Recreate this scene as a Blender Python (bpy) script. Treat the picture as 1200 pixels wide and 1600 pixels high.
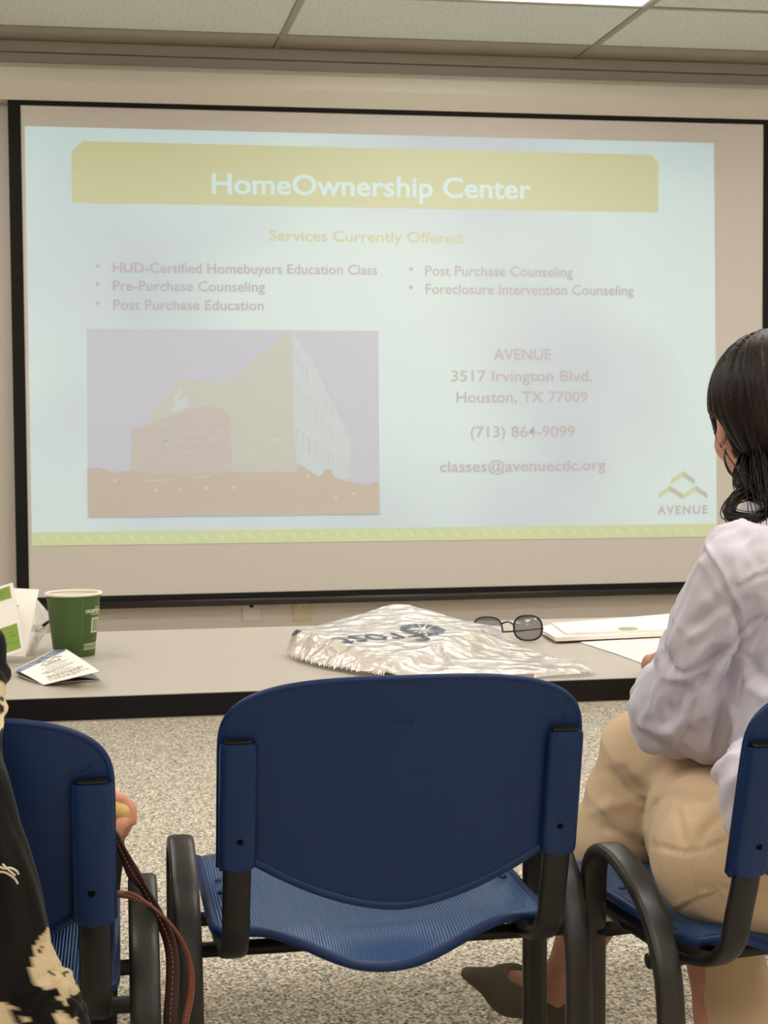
import bpy, bmesh, math, random
import numpy as np
from mathutils import Vector, Matrix
random.seed(7); np.random.seed(7)
for o in list(bpy.data.objects): bpy.data.objects.remove(o)
SC = bpy.context.scene; COL = SC.collection

# ------------------------------------------------------------------ camera
F_PX, YAW, PITCH, ROLL, CAM_H = 2608.4, .1759, .0534, -.0067, 1.16
cy, sy = math.cos(YAW), math.sin(YAW); cp, sp = math.cos(PITCH), math.sin(PITCH)
CF = Vector((sy*cp, cy*cp, -sp)); _r = Vector((cy, -sy, 0)); _u = _r.cross(CF)
CR = math.cos(ROLL)*_r + math.sin(ROLL)*_u; CU = -math.sin(ROLL)*_r + math.cos(ROLL)*_u
cam = bpy.data.cameras.new('camera'); co = bpy.data.objects.new('camera', cam); COL.objects.link(co)
M = Matrix((CR, CU, -CF)).transposed().to_4x4(); M.translation = Vector((0, 0, CAM_H)); co.matrix_world = M
cam.sensor_fit = 'VERTICAL'; cam.sensor_height = 36; cam.lens = F_PX/1600*36; cam.clip_start = .05
cam.dof.use_dof = True; cam.dof.focus_distance = 2.25; cam.dof.aperture_fstop = 22.0
SC.camera = co
CO = Vector((0, 0, CAM_H))
def ray(x, y): return CF + CR*((x-600)/F_PX) - CU*((y-800)/F_PX)
def at(x, y, Y): d = ray(x, y); return CO + d*(Y/d.y)             # measured point on the plane at depth Y
def atz(x, y, Z): d = ray(x, y); return CO + d*((Z-CAM_H)/d.z)

# ------------------------------------------------------------------ world, exposure
w = bpy.data.worlds.new('world'); SC.world = w; w.use_nodes = True
w.node_tree.nodes['Background'].inputs[0].default_value = (.9, .92, 1, 1)
w.node_tree.nodes['Background'].inputs[1].default_value = .1
SC.view_settings.view_transform = 'Standard'; SC.view_settings.look = 'None'
SC.view_settings.exposure = 0.0; SC.view_settings.gamma = 1; SC.view_settings.use_curve_mapping = False
LAMP_STRENGTH = 9.8
LAMP_COLOR = (1.0, .958, .895)
H_CEIL, Y_WALL = 2.618, 6.60
X_L, X_R, Y_BACK = -3.6, 5.6, -2.9

# ------------------------------------------------------------------ helpers
def lin(c):
    if isinstance(c, str): c = tuple(int(c[i:i+2], 16) for i in (0, 2, 4))
    return tuple((v/255/12.92 if v/255 <= .04045 else ((v/255+.055)/1.055)**2.4) for v in c) + (1,)
def mat(name, col, rough=.5, spec=.5, metal=0, emis=None, es=0, alpha=1, coat=0, sheen=0, trans=0):
    m = bpy.data.materials.new(name); m.use_nodes = True; b = m.node_tree.nodes['Principled BSDF']
    b.inputs['Base Color'].default_value = lin(col); b.inputs['Roughness'].default_value = rough
    b.inputs['Specular IOR Level'].default_value = spec; b.inputs['Metallic'].default_value = metal
    b.inputs['Alpha'].default_value = alpha; b.inputs['Coat Weight'].default_value = coat
    b.inputs['Sheen Weight'].default_value = sheen; b.inputs['Transmission Weight'].default_value = trans
    if emis is not None:
        b.inputs['Emission Color'].default_value = tuple(emis)+(1,); b.inputs['Emission Strength'].default_value = es
    return m
def N(m, t, **kw):
    n = m.node_tree.nodes.new(t)
    for k, v in kw.items():
        if k in n.inputs: n.inputs[k].default_value = v
        else: setattr(n, k, v)
    return n
def L(m, a, ao, b, bi): m.node_tree.links.new(a.outputs[ao], b.inputs[bi])
def B(m): return m.node_tree.nodes['Principled BSDF']
def coords(m, scale=(1, 1, 1), rot=(0, 0, 0), kind='Object'):
    t = N(m, 'ShaderNodeTexCoord'); mp = N(m, 'ShaderNodeMapping'); L(m, t, kind, mp, 'Vector')
    mp.inputs['Scale'].default_value = scale; mp.inputs['Rotation'].default_value = rot; return mp
def noise(m, scale, detail=3, rough=.55, src=None, dist=0):
    n = N(m, 'ShaderNodeTexNoise'); n.inputs['Scale'].default_value = scale; n.inputs['Detail'].default_value = detail
    n.inputs['Roughness'].default_value = rough; n.inputs['Distortion'].default_value = dist
    L(m, src or coords(m), 0, n, 'Vector'); return n
def ramp(m, src, out, stops):
    r = N(m, 'ShaderNodeValToRGB'); L(m, src, out, r, 'Fac'); e = r.color_ramp.elements
    while len(e) < len(stops): e.new(.5)
    for i, (p, c) in enumerate(stops): e[i].position = p; e[i].color = lin(c)
    return r
def bump(m, src, out, dist=.002, strength=.5, prev=None):
    b = N(m, 'ShaderNodeBump'); b.inputs['Distance'].default_value = dist; b.inputs['Strength'].default_value = strength
    L(m, src, out, b, 'Height')
    if prev: L(m, prev, 'Normal', b, 'Normal')
    L(m, b, 'Normal', B(m), 'Normal'); return b

def tag(o, label=None, cat=None, group=None, kind=None):
    for k, v in (('label', label), ('category', cat), ('group', group), ('kind', kind)):
        if v: o[k] = v
    return o
def empty(name, loc, rz=0, label=None, cat=None, group=None):
    o = bpy.data.objects.new(name, None); COL.objects.link(o); o.location = loc; o.rotation_euler = (0, 0, rz)
    o.empty_display_size = .05
    return tag(o, label, cat, group)
def link(name, me, m=None, parent=None, smooth=False):
    o = bpy.data.objects.new(name, me); COL.objects.link(o)
    if m is not None:
        for q in (m if isinstance(m, (list, tuple)) else [m]): me.materials.append(q)
    if parent is not None: o.parent = parent
    if smooth: me.polygons.foreach_set('use_smooth', [True]*len(me.polygons))
    return o
def attach(o, parent):
    """parent a piece that was built in world coordinates"""
    o.parent = parent
    if parent.parent is None and parent.type == 'EMPTY':
        o.matrix_parent_inverse = (Matrix.Translation(parent.location) @ parent.rotation_euler.to_matrix().to_4x4()).inverted()
    return o
class G:
    """vertex / face collector"""
    def __init__(s): s.v = []; s.f = []; s.mi = []
    def add(s, vs, fs, mi=0):
        k = len(s.v); s.v += [tuple(p) for p in vs]; s.f += [tuple(i+k for i in f) for f in fs]; s.mi += [mi]*len(fs)
    def box(s, a, b, mi=0):
        x0, y0, z0 = a; x1, y1, z1 = b
        s.add([(x0,y0,z0),(x1,y0,z0),(x1,y1,z0),(x0,y1,z0),(x0,y0,z1),(x1,y0,z1),(x1,y1,z1),(x0,y1,z1)],
              [(0,3,2,1),(4,5,6,7),(0,1,5,4),(1,2,6,5),(2,3,7,6),(3,0,4,7)], mi)
    def loft(s, rings, closed=True, caps=True, mi=0):
        n = len(rings[0]); vs = [p for r in rings for p in r]; fs = []
        for i in range(len(rings)-1):
            for j in range(n if closed else n-1):
                a, b = i*n+j, i*n+(j+1) % n; fs.append((a, b, b+n, a+n))
        if caps and closed: fs.append(tuple(range(n))[::-1]); fs.append(tuple((len(rings)-1)*n+j for j in range(n)))
        s.add(vs, fs, mi)
    def sweep(s, path, w, h, side=(1, 0, 0), n=16, e=3.0, mi=0, rs=None):
        """superellipse section swept on a path; w along `side`, h across"""
        path = [Vector(p) for p in path]; sd0 = Vector(side).normalized(); rings = []
        for i, p in enumerate(path):
            t = (path[min(i+1, len(path)-1)]-path[max(i-1, 0)]).normalized()
            sd = (sd0-t*sd0.dot(t)).normalized(); up = t.cross(sd)
            k = rs[i] if rs else 1; r = []
            for j in range(n):
                a = 2*math.pi*j/n; c, q = math.cos(a), math.sin(a)
                r.append(p + sd*(w/2*k*math.copysign(abs(c)**(2/e), c)) + up*(h/2*k*math.copysign(abs(q)**(2/e), q)))
            rings.append(r)
        s.loft(rings, mi=mi)
    def tube(s, path, r, n=8, mi=0, closed=False):
        path = [Vector(p) for p in path]; rings = []; prev = None; m = len(path)
        for i, p in enumerate(path):
            t = (path[(i+1) % m if closed else min(i+1, m-1)]-path[i-1 if (closed or i) else 0]).normalized()
            if prev is None:
                a = Vector((0, 0, 1)) if abs(t.z) < .9 else Vector((1, 0, 0)); u = t.cross(a).normalized()
            else: u = (prev-t*prev.dot(t)).normalized()
            prev = u; v = t.cross(u); rr = r[i] if isinstance(r, (list, tuple)) else r
            rings.append([p+u*(rr*math.cos(2*math.pi*j/n))+v*(rr*math.sin(2*math.pi*j/n)) for j in range(n)])
        if closed: rings.append(rings[0]); s.loft(rings, caps=False, mi=mi)
        else: s.loft(rings, mi=mi)
    def mesh(s, name='m'):
        me = bpy.data.meshes.new(name); me.from_pydata(s.v, [], s.f); me.polygons.foreach_set('material_index', s.mi)
        me.update(); return me
    def obj(s, name, m, parent=None, smooth=False, bevel=0, seg=2):
        me = s.mesh(name); bm = bmesh.new(); bm.from_mesh(me); bmesh.ops.recalc_face_normals(bm, faces=bm.faces)
        if bevel: bmesh.ops.bevel(bm, geom=bm.edges[:], offset=bevel, segments=seg, affect='EDGES', profile=.5, clamp_overlap=True)
        bm.to_mesh(me); bm.free()
        o = link(name, me, m, parent, smooth)
        return o
def catmull(pts, n=8):
    pts = [Vector(p) for p in pts]; P = [2*pts[0]-pts[1]]+pts+[2*pts[-1]-pts[-2]]; out = []
    for i in range(1, len(P)-2):
        for k in range(n):
            t = k/n; a, b, c, d = P[i-1:i+3]
            out.append(.5*((2*b)+(c-a)*t+(2*a-5*b+4*c-d)*t*t+(-a+3*b-3*c+d)*t**3))
    out.append(pts[-1]); return out
def struct(o): o['kind'] = 'structure'; return o
def smooth_by_angle(o, ang=.6):
    me = o.data; me.polygons.foreach_set('use_smooth', [True]*len(me.polygons))
    bm = bmesh.new(); bm.from_mesh(me)
    for e in bm.edges:
        if len(e.link_faces) == 2 and e.calc_face_angle(0) > ang: e.smooth = False
    bm.to_mesh(me); bm.free(); return o
def text_mesh(s, offset=0, extrude=0, space=1.0):
    c = bpy.data.curves.new('t', 'FONT'); c.body = s; c.size = 1; c.offset = offset; c.extrude = extrude; c.space_character = space
    c.resolution_u = 3
    o = bpy.data.objects.new('t', c); COL.objects.link(o); bpy.context.view_layer.update()
    me = bpy.data.meshes.new_from_object(o.evaluated_get(bpy.context.evaluated_depsgraph_get()))
    bpy.data.objects.remove(o); me.materials.clear(); return me
def text_fit(name, s, m, parent, O, X, U, width, cap, offset=0, extrude=0, space=1.0, shift=.0005):
    """text whose baseline starts at O, runs along unit X for `width`, caps `cap` high along unit U (world axes)"""
    me = text_mesh(s, offset, extrude, space)
    xs = [v.co.x for v in me.vertices]; x0, x1 = min(xs), max(xs)
    cm = text_mesh('H', offset); capu = max(v.co.y for v in cm.vertices); bpy.data.meshes.remove(cm)
    X = Vector(X).normalized(); U = Vector(U).normalized(); Nn = X.cross(U); O = Vector(O)
    for v in me.vertices:
        c = v.co.copy(); v.co = O + X*((c.x-x0)/(x1-x0)*width) + U*(c.y/capu*cap) + Nn*(c.z*cap+shift)
    o = link(name, me, m, parent); return o
def split_words(o, X, gap):
    """one object per printed word"""
    me = o.data; n = len(me.vertices); par = list(range(n))
    def fd(a):
        while par[a] != a: par[a] = par[par[a]]; a = par[a]
        return a
    for e in me.edges: par[fd(e.vertices[0])] = fd(e.vertices[1])
    xs = [me.vertices[i].co.dot(X) for i in range(n)]; isl = {}
    for i in range(n): isl.setdefault(fd(i), []).append(i)
    L_ = sorted((min(xs[i] for i in v), max(xs[i] for i in v), v) for v in isl.values()); words = []; end = -1e9
    for a, b, v in L_:
        if a-end > gap: words.append([])
        words[-1] += v; end = max(end, b)
    if len(words) == 1: return [o]
    out = []; polys = [tuple(p.vertices) for p in me.polygons]
    for k, wv in enumerate(words):
        mp_ = {i: j for j, i in enumerate(wv)}; m2 = bpy.data.meshes.new(me.name)
        m2.from_pydata([me.vertices[i].co[:] for i in wv], [], [tuple(mp_[i] for i in p) for p in polys if p[0] in mp_])
        m2.materials.append(me.materials[0]); q = bpy.data.objects.new(o.name, m2); COL.objects.link(q); q.parent = o.parent; q.matrix_parent_inverse = o.matrix_parent_inverse.copy(); out.append(q)
    nm = o.name; bpy.data.objects.remove(o); out[0].name = nm; return out

# ------------------------------------------------------------------ materials
M_wall = mat('wall_paint', 'c9bfb4', .7, .3); bump(M_wall, noise(M_wall, 220, 4), 'Fac', .0008, .35)
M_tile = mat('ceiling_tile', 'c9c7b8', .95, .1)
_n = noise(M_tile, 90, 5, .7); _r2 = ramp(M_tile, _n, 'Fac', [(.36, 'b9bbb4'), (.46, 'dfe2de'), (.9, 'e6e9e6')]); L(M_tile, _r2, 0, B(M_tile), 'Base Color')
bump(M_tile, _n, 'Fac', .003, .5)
M_edge = mat('shaded_edge_tile', 'b3aba0', .9, .1); _n = noise(M_edge, 90, 4); bump(M_edge, _n, 'Fac', .002, .4)  # shade on the last tile row by the wall, put into its colour
M_tee = mat('grid_metal', 'a39f90', .5, .4)
M_trim = mat('taupe_trim', 'c4bcb2', .6, .3)
M_case = mat('screen_case_enamel', 'd8d2c4', .45, .4)
M_black = mat('screen_masking', '14110f', .75, .25)
M_blackbar = mat('black_vinyl_edge', '15110f', .45, .35)
M_carpet = mat('loop_carpet', '8f887a', .95, .1)
_v = N(M_carpet, 'ShaderNodeTexVoronoi'); _v.inputs['Scale'].default_value = 165; _mp = coords(M_carpet, (1, 1, 1)); L(M_carpet, _mp, 0, _v, 'Vector')
_nn = noise(M_carpet, 150, 2, .6, _mp); _mix = N(M_carpet, 'ShaderNodeMath', operation='MULTIPLY_ADD')
L(M_carpet, _v, 'Color', _mix, 0); _mix.inputs[1].default_value = .5; _m2 = N(M_carpet, 'ShaderNodeMath', operation='MULTIPLY'); _m2.inputs[1].default_value = .62
L(M_carpet, _nn, 'Fac', _m2, 0); L(M_carpet, _m2, 0, _mix, 2)
_rc = ramp(M_carpet, _mix, 0, [(.26, '4b4944'), (.43, '978f82'), (.55, 'c6bdab'), (.74, 'fbf2df')]); L(M_carpet, _rc, 0, B(M_carpet), 'Base Color')
bump(M_carpet, _v, 'Distance', .004, .9)
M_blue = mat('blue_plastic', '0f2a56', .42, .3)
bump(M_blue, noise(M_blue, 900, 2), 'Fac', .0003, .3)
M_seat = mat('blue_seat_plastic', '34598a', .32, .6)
_w = N(M_seat, 'ShaderNodeTexWave', wave_type='BANDS', bands_direction='X'); _w.inputs['Scale'].default_value = 75
L(M_seat, coords(M_seat), 0, _w, 'Vector'); bump(M_seat, _w, 'Fac', .0022, 1.0)
M_steel = mat('black_powder_coat', '151312', .42, .4); bump(M_steel, noise(M_steel, 500, 2), 'Fac', .0002, .4)
M_arm = mat('black_arm_plastic', '221f1b', .38, .45)
_n = noise(M_arm, 35, 4, .6, coords(M_arm, (1, 1, .3))); L(M_arm, ramp(M_arm, _n, 'Fac', [(.35, '1c1916'), (.62, '2d2822'), (.8, '3b342b')]), 0, B(M_arm), 'Base Color')
M_hole = mat('dark_hole', '060505', .8, .1)
M_lam = mat('grey_laminate', 'b9b0a3', .38, .4); bump(M_lam, noise(M_lam, 400, 3), 'Fac', .0002, .3)
_n = noise(M_lam, 25, 5, .6); L(M_lam, ramp(M_lam, _n, 'Fac', [(.3, 'b3a99c'), (.7, 'b7ada0')]), 0, B(M_lam), 'Base Color')
M_lamp = mat('lamp_diffuser', 'ffffff', .5, emis=LAMP_COLOR, es=LAMP_STRENGTH)
M_frame = mat('white_metal', 'dcd8cc', .5)
M_base = mat('vinyl_base', '9a9082', .5)

# ------------------------------------------------------------------ room shell
def slab(name, a, b, m): g = G(); g.box(a, b); return struct(g.obj(name, m))
slab('floor', (X_L-.1, Y_BACK-.1, -.1), (X_R+.1, Y_WALL+.1, 0), M_carpet)
slab('wall_back', (X_L-.1, Y_WALL, 0), (X_R+.1, Y_WALL+.1, H_CEIL+.1), M_wall)
slab('wall_left', (X_L-.1, Y_BACK-.1, 0), (X_L, Y_WALL, H_CEIL+.1), M_wall)
slab('wall_right', (X_R, Y_BACK-.1, 0), (X_R+.1, Y_WALL, H_CEIL+.1), M_wall)
slab('wall_front', (X_L, Y_BACK-.1, 0), (X_R, Y_BACK, H_CEIL+.1), M_wall)
slab('baseboard_back', (X_L, Y_WALL-.012, 0), (X_R, Y_WALL, .09), M_base)
slab('baseboard_left', (X_L, Y_BACK, 0), (X_L+.012, Y_WALL-.012, .09), M_base)
slab('baseboard_right', (X_R-.012, Y_BACK, 0), (X_R, Y_WALL-.012, .09), M_base)
ceiling = slab('ceiling', (X_L, Y_BACK, H_CEIL+.03), (X_R, Y_WALL, H_CEIL+.1), M_tile)
XG, YG, TW, TD = .7535, 6.3435, 1.22, .61
cols = [XG+TW*i for i in range(-4, 5)]; rows = [YG-TD*j for j in range(0, 16)]
LAMPS = [(i, j) for i in (-2, 0, 2) for j in (1, 4, 7, 10, 13)]
tile_me = {}
def tile_mesh(w_, d_, z_=.012):
    k = (round(w_, 3), round(d_, 3))
    if k not in tile_me:
        g = G(); a, b = w_/2, d_/2; e = .006
        g.add([(-a,-b,.006),(a,-b,.006),(a,b,.006),(-a,b,.006),(-a+e,-b+e,0),(a-e,-b+e,0),(a-e,b-e,0),(-a+e,b-e,0),(-a,-b,.02),(a,-b,.02),(a,b,.02),(-a,b,.02)],
              [(4,5,6,7),(0,1,5,4),(1,2,6,5),(2,3,7,6),(3,0,4,7),(0,8,9,1),(1,9,10,2),(2,10,11,3),(3,11,8,0),(8,11,10,9)])
        tile_me[k] = g.mesh('tile'); 
    return tile_me[k]
def place_tile(x0, x1, y0, y1, m, dz=0):
    me = tile_mesh(x1-x0-.02, y1-y0-.02)
    key = m.name+me.name
    if key not in tile_me: mm = me.copy(); mm.materials.append(m); tile_me[key] = mm
    o = bpy.data.objects.new('ceiling_tile', tile_me[key]); COL.objects.link(o); o.parent = ceiling
    o.location = ((x0+x1)/2, (y0+y1)/2, H_CEIL+.003+dz)
    return o
for i in range(-4, 5):
    x0 = max(cols[0]+TW*(i+4), X_L) if i > -4 else X_L; x1 = min(XG+TW*(i+1), X_R)
    x0 = max(XG+TW*i, X_L)
    if x1-x0 < .1: continue
    if i == -3 and XG+TW*-4 > X_L: pass
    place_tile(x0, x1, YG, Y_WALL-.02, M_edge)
    for j in range(15):
        y1 = YG-TD*j; y0 = max(y1-TD, Y_BACK)
        if y1-y0 < .1: continue
        if (i, j) in LAMPS: continue
        place_tile(x0, x1, y0, y1, M_tile)
gt = {}
for i in range(-3, 5):
    x = XG+TW*i
    if X_L < x < X_R:
        g = G(); g.box((-.012, Y_BACK, H_CEIL-.001), (.012, Y_WALL-.02, H_CEIL+.012))
        if 'l' not in gt: gt['l'] = g.mesh('tee'); gt['l'].materials.append(M_tee)
        o = bpy.data.objects.new('grid_tee', gt['l']); COL.objects.link(o); o.location.x = x; o.parent = ceiling
for j in range(15):
    y = YG-TD*j
    if y > Y_BACK:
        g = G(); g.box((X_L, -.012, H_CEIL-.0005), (X_R, .012, H_CEIL+.012))
        if 'c' not in gt: gt['c'] = g.mesh('tee'); gt['c'].materials.append(M_tee)
        o = bpy.data.objects.new('cross_tee', gt['c']); COL.objects.link(o); o.location.y = y; o.parent = ceiling
# wall angle and moulding above the screen case: stepped taupe trim
g = G(); g.box((X_L, Y_WALL-.03, 2.579), (X_R, Y_WALL, H_CEIL+.003)); struct(g.obj('trim_1', M_trim, bevel=.002))
g = G(); g.box((X_L, Y_WALL-.022, 2.50), (X_R, Y_WALL, 2.5765)); struct(g.obj('trim_2', M_trim, bevel=.002))

def troffer(i, j, label):
    x0 = XG+TW*i; y1 = YG-TD*j; y0 = y1-TD
    t = empty('ceiling_light', ((x0+x0+TW)/2, (y0+y1)/2, H_CEIL), 0, label, 'light', 'recessed ceiling lights')
    g = G(); a, b = TW/2-.01, TD/2-.01; w_ = .018
    g.box((-a,-b,0), (a,-b+w_,.014)); g.box((-a,b-w_,0), (a,b,.014)); g.box((-a,-b+w_,0), (-a+w_,b-w_,.014)); g.box((a-w_,-b+w_,0), (a,b-w_,.014))
    g.box((-a,-b,.014), (a,b,.028)); g.obj('frame', M_frame, t)
    g = G(); g.box((-a+w_,-b+w_,.004), (a-w_,b-w_,.012)); g.obj('diffuser', M_lamp, t)
for (i, j) in LAMPS:
    if (i, j) == (0, 1): troffer(i, j, 'glowing white ceiling light panel cut by the top edge, nearest the screen')
    else: troffer(i, j, 'recessed ceiling light panel out of view, %s row from the screen, %s of the aisle' % ({1: 'first', 4: 'second', 7: 'third', 10: 'fourth', 13: 'fifth'}[j], {-2: 'left', 0: 'middle', 2: 'right'}[i]))

# ------------------------------------------------------------------ wall outlets
M_white = mat('white_plastic', 'cfc7bd', .4); M_almond = mat('almond_plastic', 'c2b493', .4)
t = empty('data_outlet', (.635, Y_WALL, .435), 0, 'white wall plate with a square black port under the screen', 'outlet')
g = G(); g.box((-.036, -.007, -.058), (.036, 0, .066)); g.obj('plate', M_white, t, bevel=.002)
g = G(); g.box((-.008, -.0085, -.004), (.008, -.006, .014)); g.obj('port', M_hole, t)
g = G(); g.box((-.005, -.0085, .026), (.005, -.006, .036)); g.obj('port', M_hole, t)
g = G(); g.box((-.03, -.009, -.05), (.03, -.006, -.04)); g.obj('label_strip', M_white, t, bevel=.001)
t = empty('power_outlet', (.838, Y_WALL, .435), 0, 'almond duplex power outlet under the screen', 'outlet')
g = G(); g.box((-.036, -.007, -.062), (.036, 0, .066)); g.obj('plate', M_almond, t, bevel=.002)
for dz in (.0, .045):
    g = G(); rings = []
    for yy in (-.0095, -.006): rings.append([(.016*math.cos(a*math.pi/10), yy, .002+dz+.015*math.sin(a*math.pi/10)) for a in range(20)])
    g.loft(rings); s_ = g.obj('socket', mat('socket_plastic', 'd2c6a8', .4) if dz == 0 else bpy.data.materials['socket_plastic'], t)
    for xx, hh in ((-.006, .006), (.006, .0055)):
        g = G(); g.box((xx-.0014, -.0102, dz+.004), (xx+.0014, -.009, dz+.004+hh)); g.obj('slot', M_hole, s_)
    g = G(); g.box((-.0025, -.0102, dz-.009), (.0025, -.009, dz-.004)); g.obj('slot', M_hole, s_)

# ------------------------------------------------------------------ projection screen and the projected slide
YS = 6.54
scr = empty('projection_screen', (1.27, YS, .45), 0, 'wide wall-mounted projection screen with black border showing a pale slide', 'screen')
def sobj(g, name, m, parent=None, **k):
    o = g.obj(name, m, None, **k); attach(o, parent or scr); return o
SX0, SX1, SZ0, SZ1 = -.2265, 2.754, .4968, 2.3708
g = G(); g.box((SX0-.01, YS, SZ0-.01), (SX1+.01, YS+.003, SZ1+.01))
M_fab = mat('screen_fabric', 'cbc4bc', .85, .15)
bump(M_fab, noise(M_fab, 700, 2), 'Fac', .0003, .3)
fabric = sobj(g, 'fabric', M_fab)
bz0, bz1 = .4475, 2.404
for a, b in (((SX0-.047, SZ0), (SX0, SZ1)), ((SX1, SZ0), (SX1+.047, SZ1)), ((SX0-.047, SZ1), (SX1+.047, bz1))):
    g = G(); g.box((a[0], YS-.003, a[1]), (b[0], YS+.003, b[1])); sobj(g, 'border_strip', M_black)
g = G(); g.box((SX0-.047, YS-.003, .475), (SX1+.047, YS+.003, SZ0)); sobj(g, 'border_strip', M_black)
g = G(); g.sweep([(SX0-.05, YS-.002, .4605), (SX1+.05, YS-.002, .4605)], .022, .030, side=(0, 1, 0)); sobj(g, 'weight_bar', mat('black_bar', '231f1b', .35, .5), smooth=True)
prof = [(6.599, 2.535), (6.53, 2.532), (6.492, 2.520), (6.474, 2.500), (6.468, 2.470), (6.468, 2.446), (6.474, 2.438), (6.525, 2.398), (6.53, 2.39), (6.599, 2.388)]
g = G(); g.loft([[(x, p[0], p[1]) for p in prof] for x in (-1.2, 3.75)]); case = sobj(g, 'screen_case', M_case)
smooth_by_angle(case, .45)
def proj_mat(name, disp):
    """fabric lit by the projector: the beam's light leaves the screen as emission"""
    fab = lin('c7b9a3'); d = lin(disp); e = tuple(max(0, d[k]-fab[k]) for k in range(3))
    m = mat(name, 'cbc4bc', .85, .15); b = B(m)
    b.inputs['Emission Color'].default_value = e+(1,); b.inputs['Emission Strength'].default_value = 1.0
    return m
def flat(name, pts, m, parent, lvl):
    """flat shape lying on the screen, outline given by measured points"""
    g = G(); y = YS-.0004-.0006*lvl; P = []
    for p in pts:
        q = at(p[0], p[1], YS); P.append((q.x, y, q.z))
    g.add(P, [tuple(range(len(P)))]); o = g.obj(name, m); attach(o, parent); return o
S_bg = proj_mat('slide_pale_blue', 'c9dbd6'); 
_n = noise(S_bg, .9, 2, .5, coords(S_bg)); 
_sep = N(S_bg, 'ShaderNodeMix', data_type='RGBA')
_fb = lin('c7b9a3'); _lo = lin('b9cbcb'); _hi = lin('d7e2d8')
_sep.inputs[6].default_value = tuple(max(0, _lo[k]-_fb[k]) for k in range(3))+(1,); _sep.inputs[7].default_value = tuple(_hi[k]-_fb[k] for k in range(3))+(1,)
_rr = N(S_bg, 'ShaderNodeMapRange'); _rr.inputs['From Min'].default_value = .25; _rr.inputs['From Max'].default_value = .55; L(S_bg, _n, 'Fac', _rr, 'Value')
L(S_bg, _rr, 0, _sep, 0); L(S_bg, _sep, 2, B(S_bg), 'Emission Color')
slide = flat('projected_slide', [(38.5, 197), (1115.5, 223.5), (1120, 836), (50, 852.5)], S_bg, scr, 1)
def sub(name, pts, m, lvl=2): return flat(name, pts, m, slide, lvl)
S_ban = proj_mat('slide_mustard', 'd3d09c'); S_txt = proj_mat('slide_grey_text', 'b6b8ae'); S_yel = proj_mat('slide_yellow_text', 'd5cf86')
S_wht = proj_mat('slide_white_text', 'd8e8df'); S_band = proj_mat('slide_green_band', 'd0d49b'); S_sky = proj_mat('slide_sky', 'c7c6c7')
S_leaf = proj_mat('slide_green_light', 'd6daa6')
sub('banner', [(112, 236), (129, 220.5), (1018, 242), (1028.5, 254), (1028.5, 332), (112.5, 317)], S_ban)
band = sub('footer_band', [(49, 832), (1120, 818), (1120, 838.5), (50, 853)], S_band)
for k in range(46):   # pale slanted leaves printed in the footer band
    x = 60+k*23; y = 840-(x-50)*.0133
    if x < 1090: sub('band_leaf', [(x, y-6), (x+9, y-1), (x+16, y+9), (x+7, y+5)], S_leaf, 3)
def wtext(s, x0, x1, yb0, slope, cap, m, off=.0, lvl=3, name=None, space=1.0):
    A = at(x0, yb0, YS); Bq = at(x1, yb0+slope*(x1-x0), YS); C_ = at(x0, yb0-cap, YS)
    o = text_fit(name or 'text_line', s, m, None, (A.x, YS-.0004-.0006*lvl, A.z), (1, 0, 0), (0, 0, 1), Bq.x-A.x, C_.z-A.z, off, space=space)
    attach(o, slide); return split_words(o, Vector((1, 0, 0)), (C_.z-A.z)*.22*space**3) if ' ' in s else [o]
wtext('HomeOwnership Center', 331, 830, 302, .0185, 32, S_wht, .020, name='title_text')
wtext('Services Currently Offered:', 421, 726, 376, .011, 17, S_yel, .012)
for s_, x0, x1, yb in (('HUD-Certified Homebuyers Education Class', 176.5, 589, 425.5), ('Pre-Purchase Counseling', 176.5, 414, 454), ('Post Purchase Education', 177, 412, 483.5),
                       ('Post Purchase Counseling', 664.5, 895, 430.5), ('Foreclosure Intervention Counseling', 665, 990, 459)):
    wtext(s_, x0, x1, yb, .0085, 15.5, S_txt, .010)
    bx = 152.5 if x0 < 400 else 642
    sub('bullet', [(bx+3.2*math.cos(a*.785), yb-10+3.2*math.sin(a*.785)) for a in range(8)], S_txt, 3)
for s_, x0, x1, yb in (('AVENUE', 771, 861, 562), ('3517 Irvington Blvd.', 705, 925, 596), ('Houston, TX 77009', 713, 918, 629), ('(713) 864-9099', 735, 898, 683.5), ('classes@avenuecdc.org', 687, 946, 737.5)):
    wtext(s_, x0, x1, yb, .001, 17, S_txt, .011)
wtext('AVENUE', 1027, 1105, 803.5, -.002, 13, S_txt, .02, name='logo_text', space=1.25)
S_ly = proj_mat('slide_logo_yellow', 'cfd39a'); S_lg = proj_mat('slide_logo_grey', 'b9bdac')
def stroke(a, b, m, t=4.2):
    d = Vector((b[0]-a[0], b[1]-a[1])); n = Vector((0, t)); sub('logo_stroke', [(a[0], a[1]-t), (b[0], b[1]-t), (b[0], b[1]+t), (a[0], a[1]+t)], m, 3)
stroke((1048, 753), (1067, 740), S_ly); stroke((1067, 740), (1085, 753), S_lg)
stroke((1028, 775), (1046, 763), S_ly); stroke((1046, 763), (1067, 776), S_lg); stroke((1067, 776), (1087, 763), S_ly); stroke((1087, 763), (1105, 775), S_lg)
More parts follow.
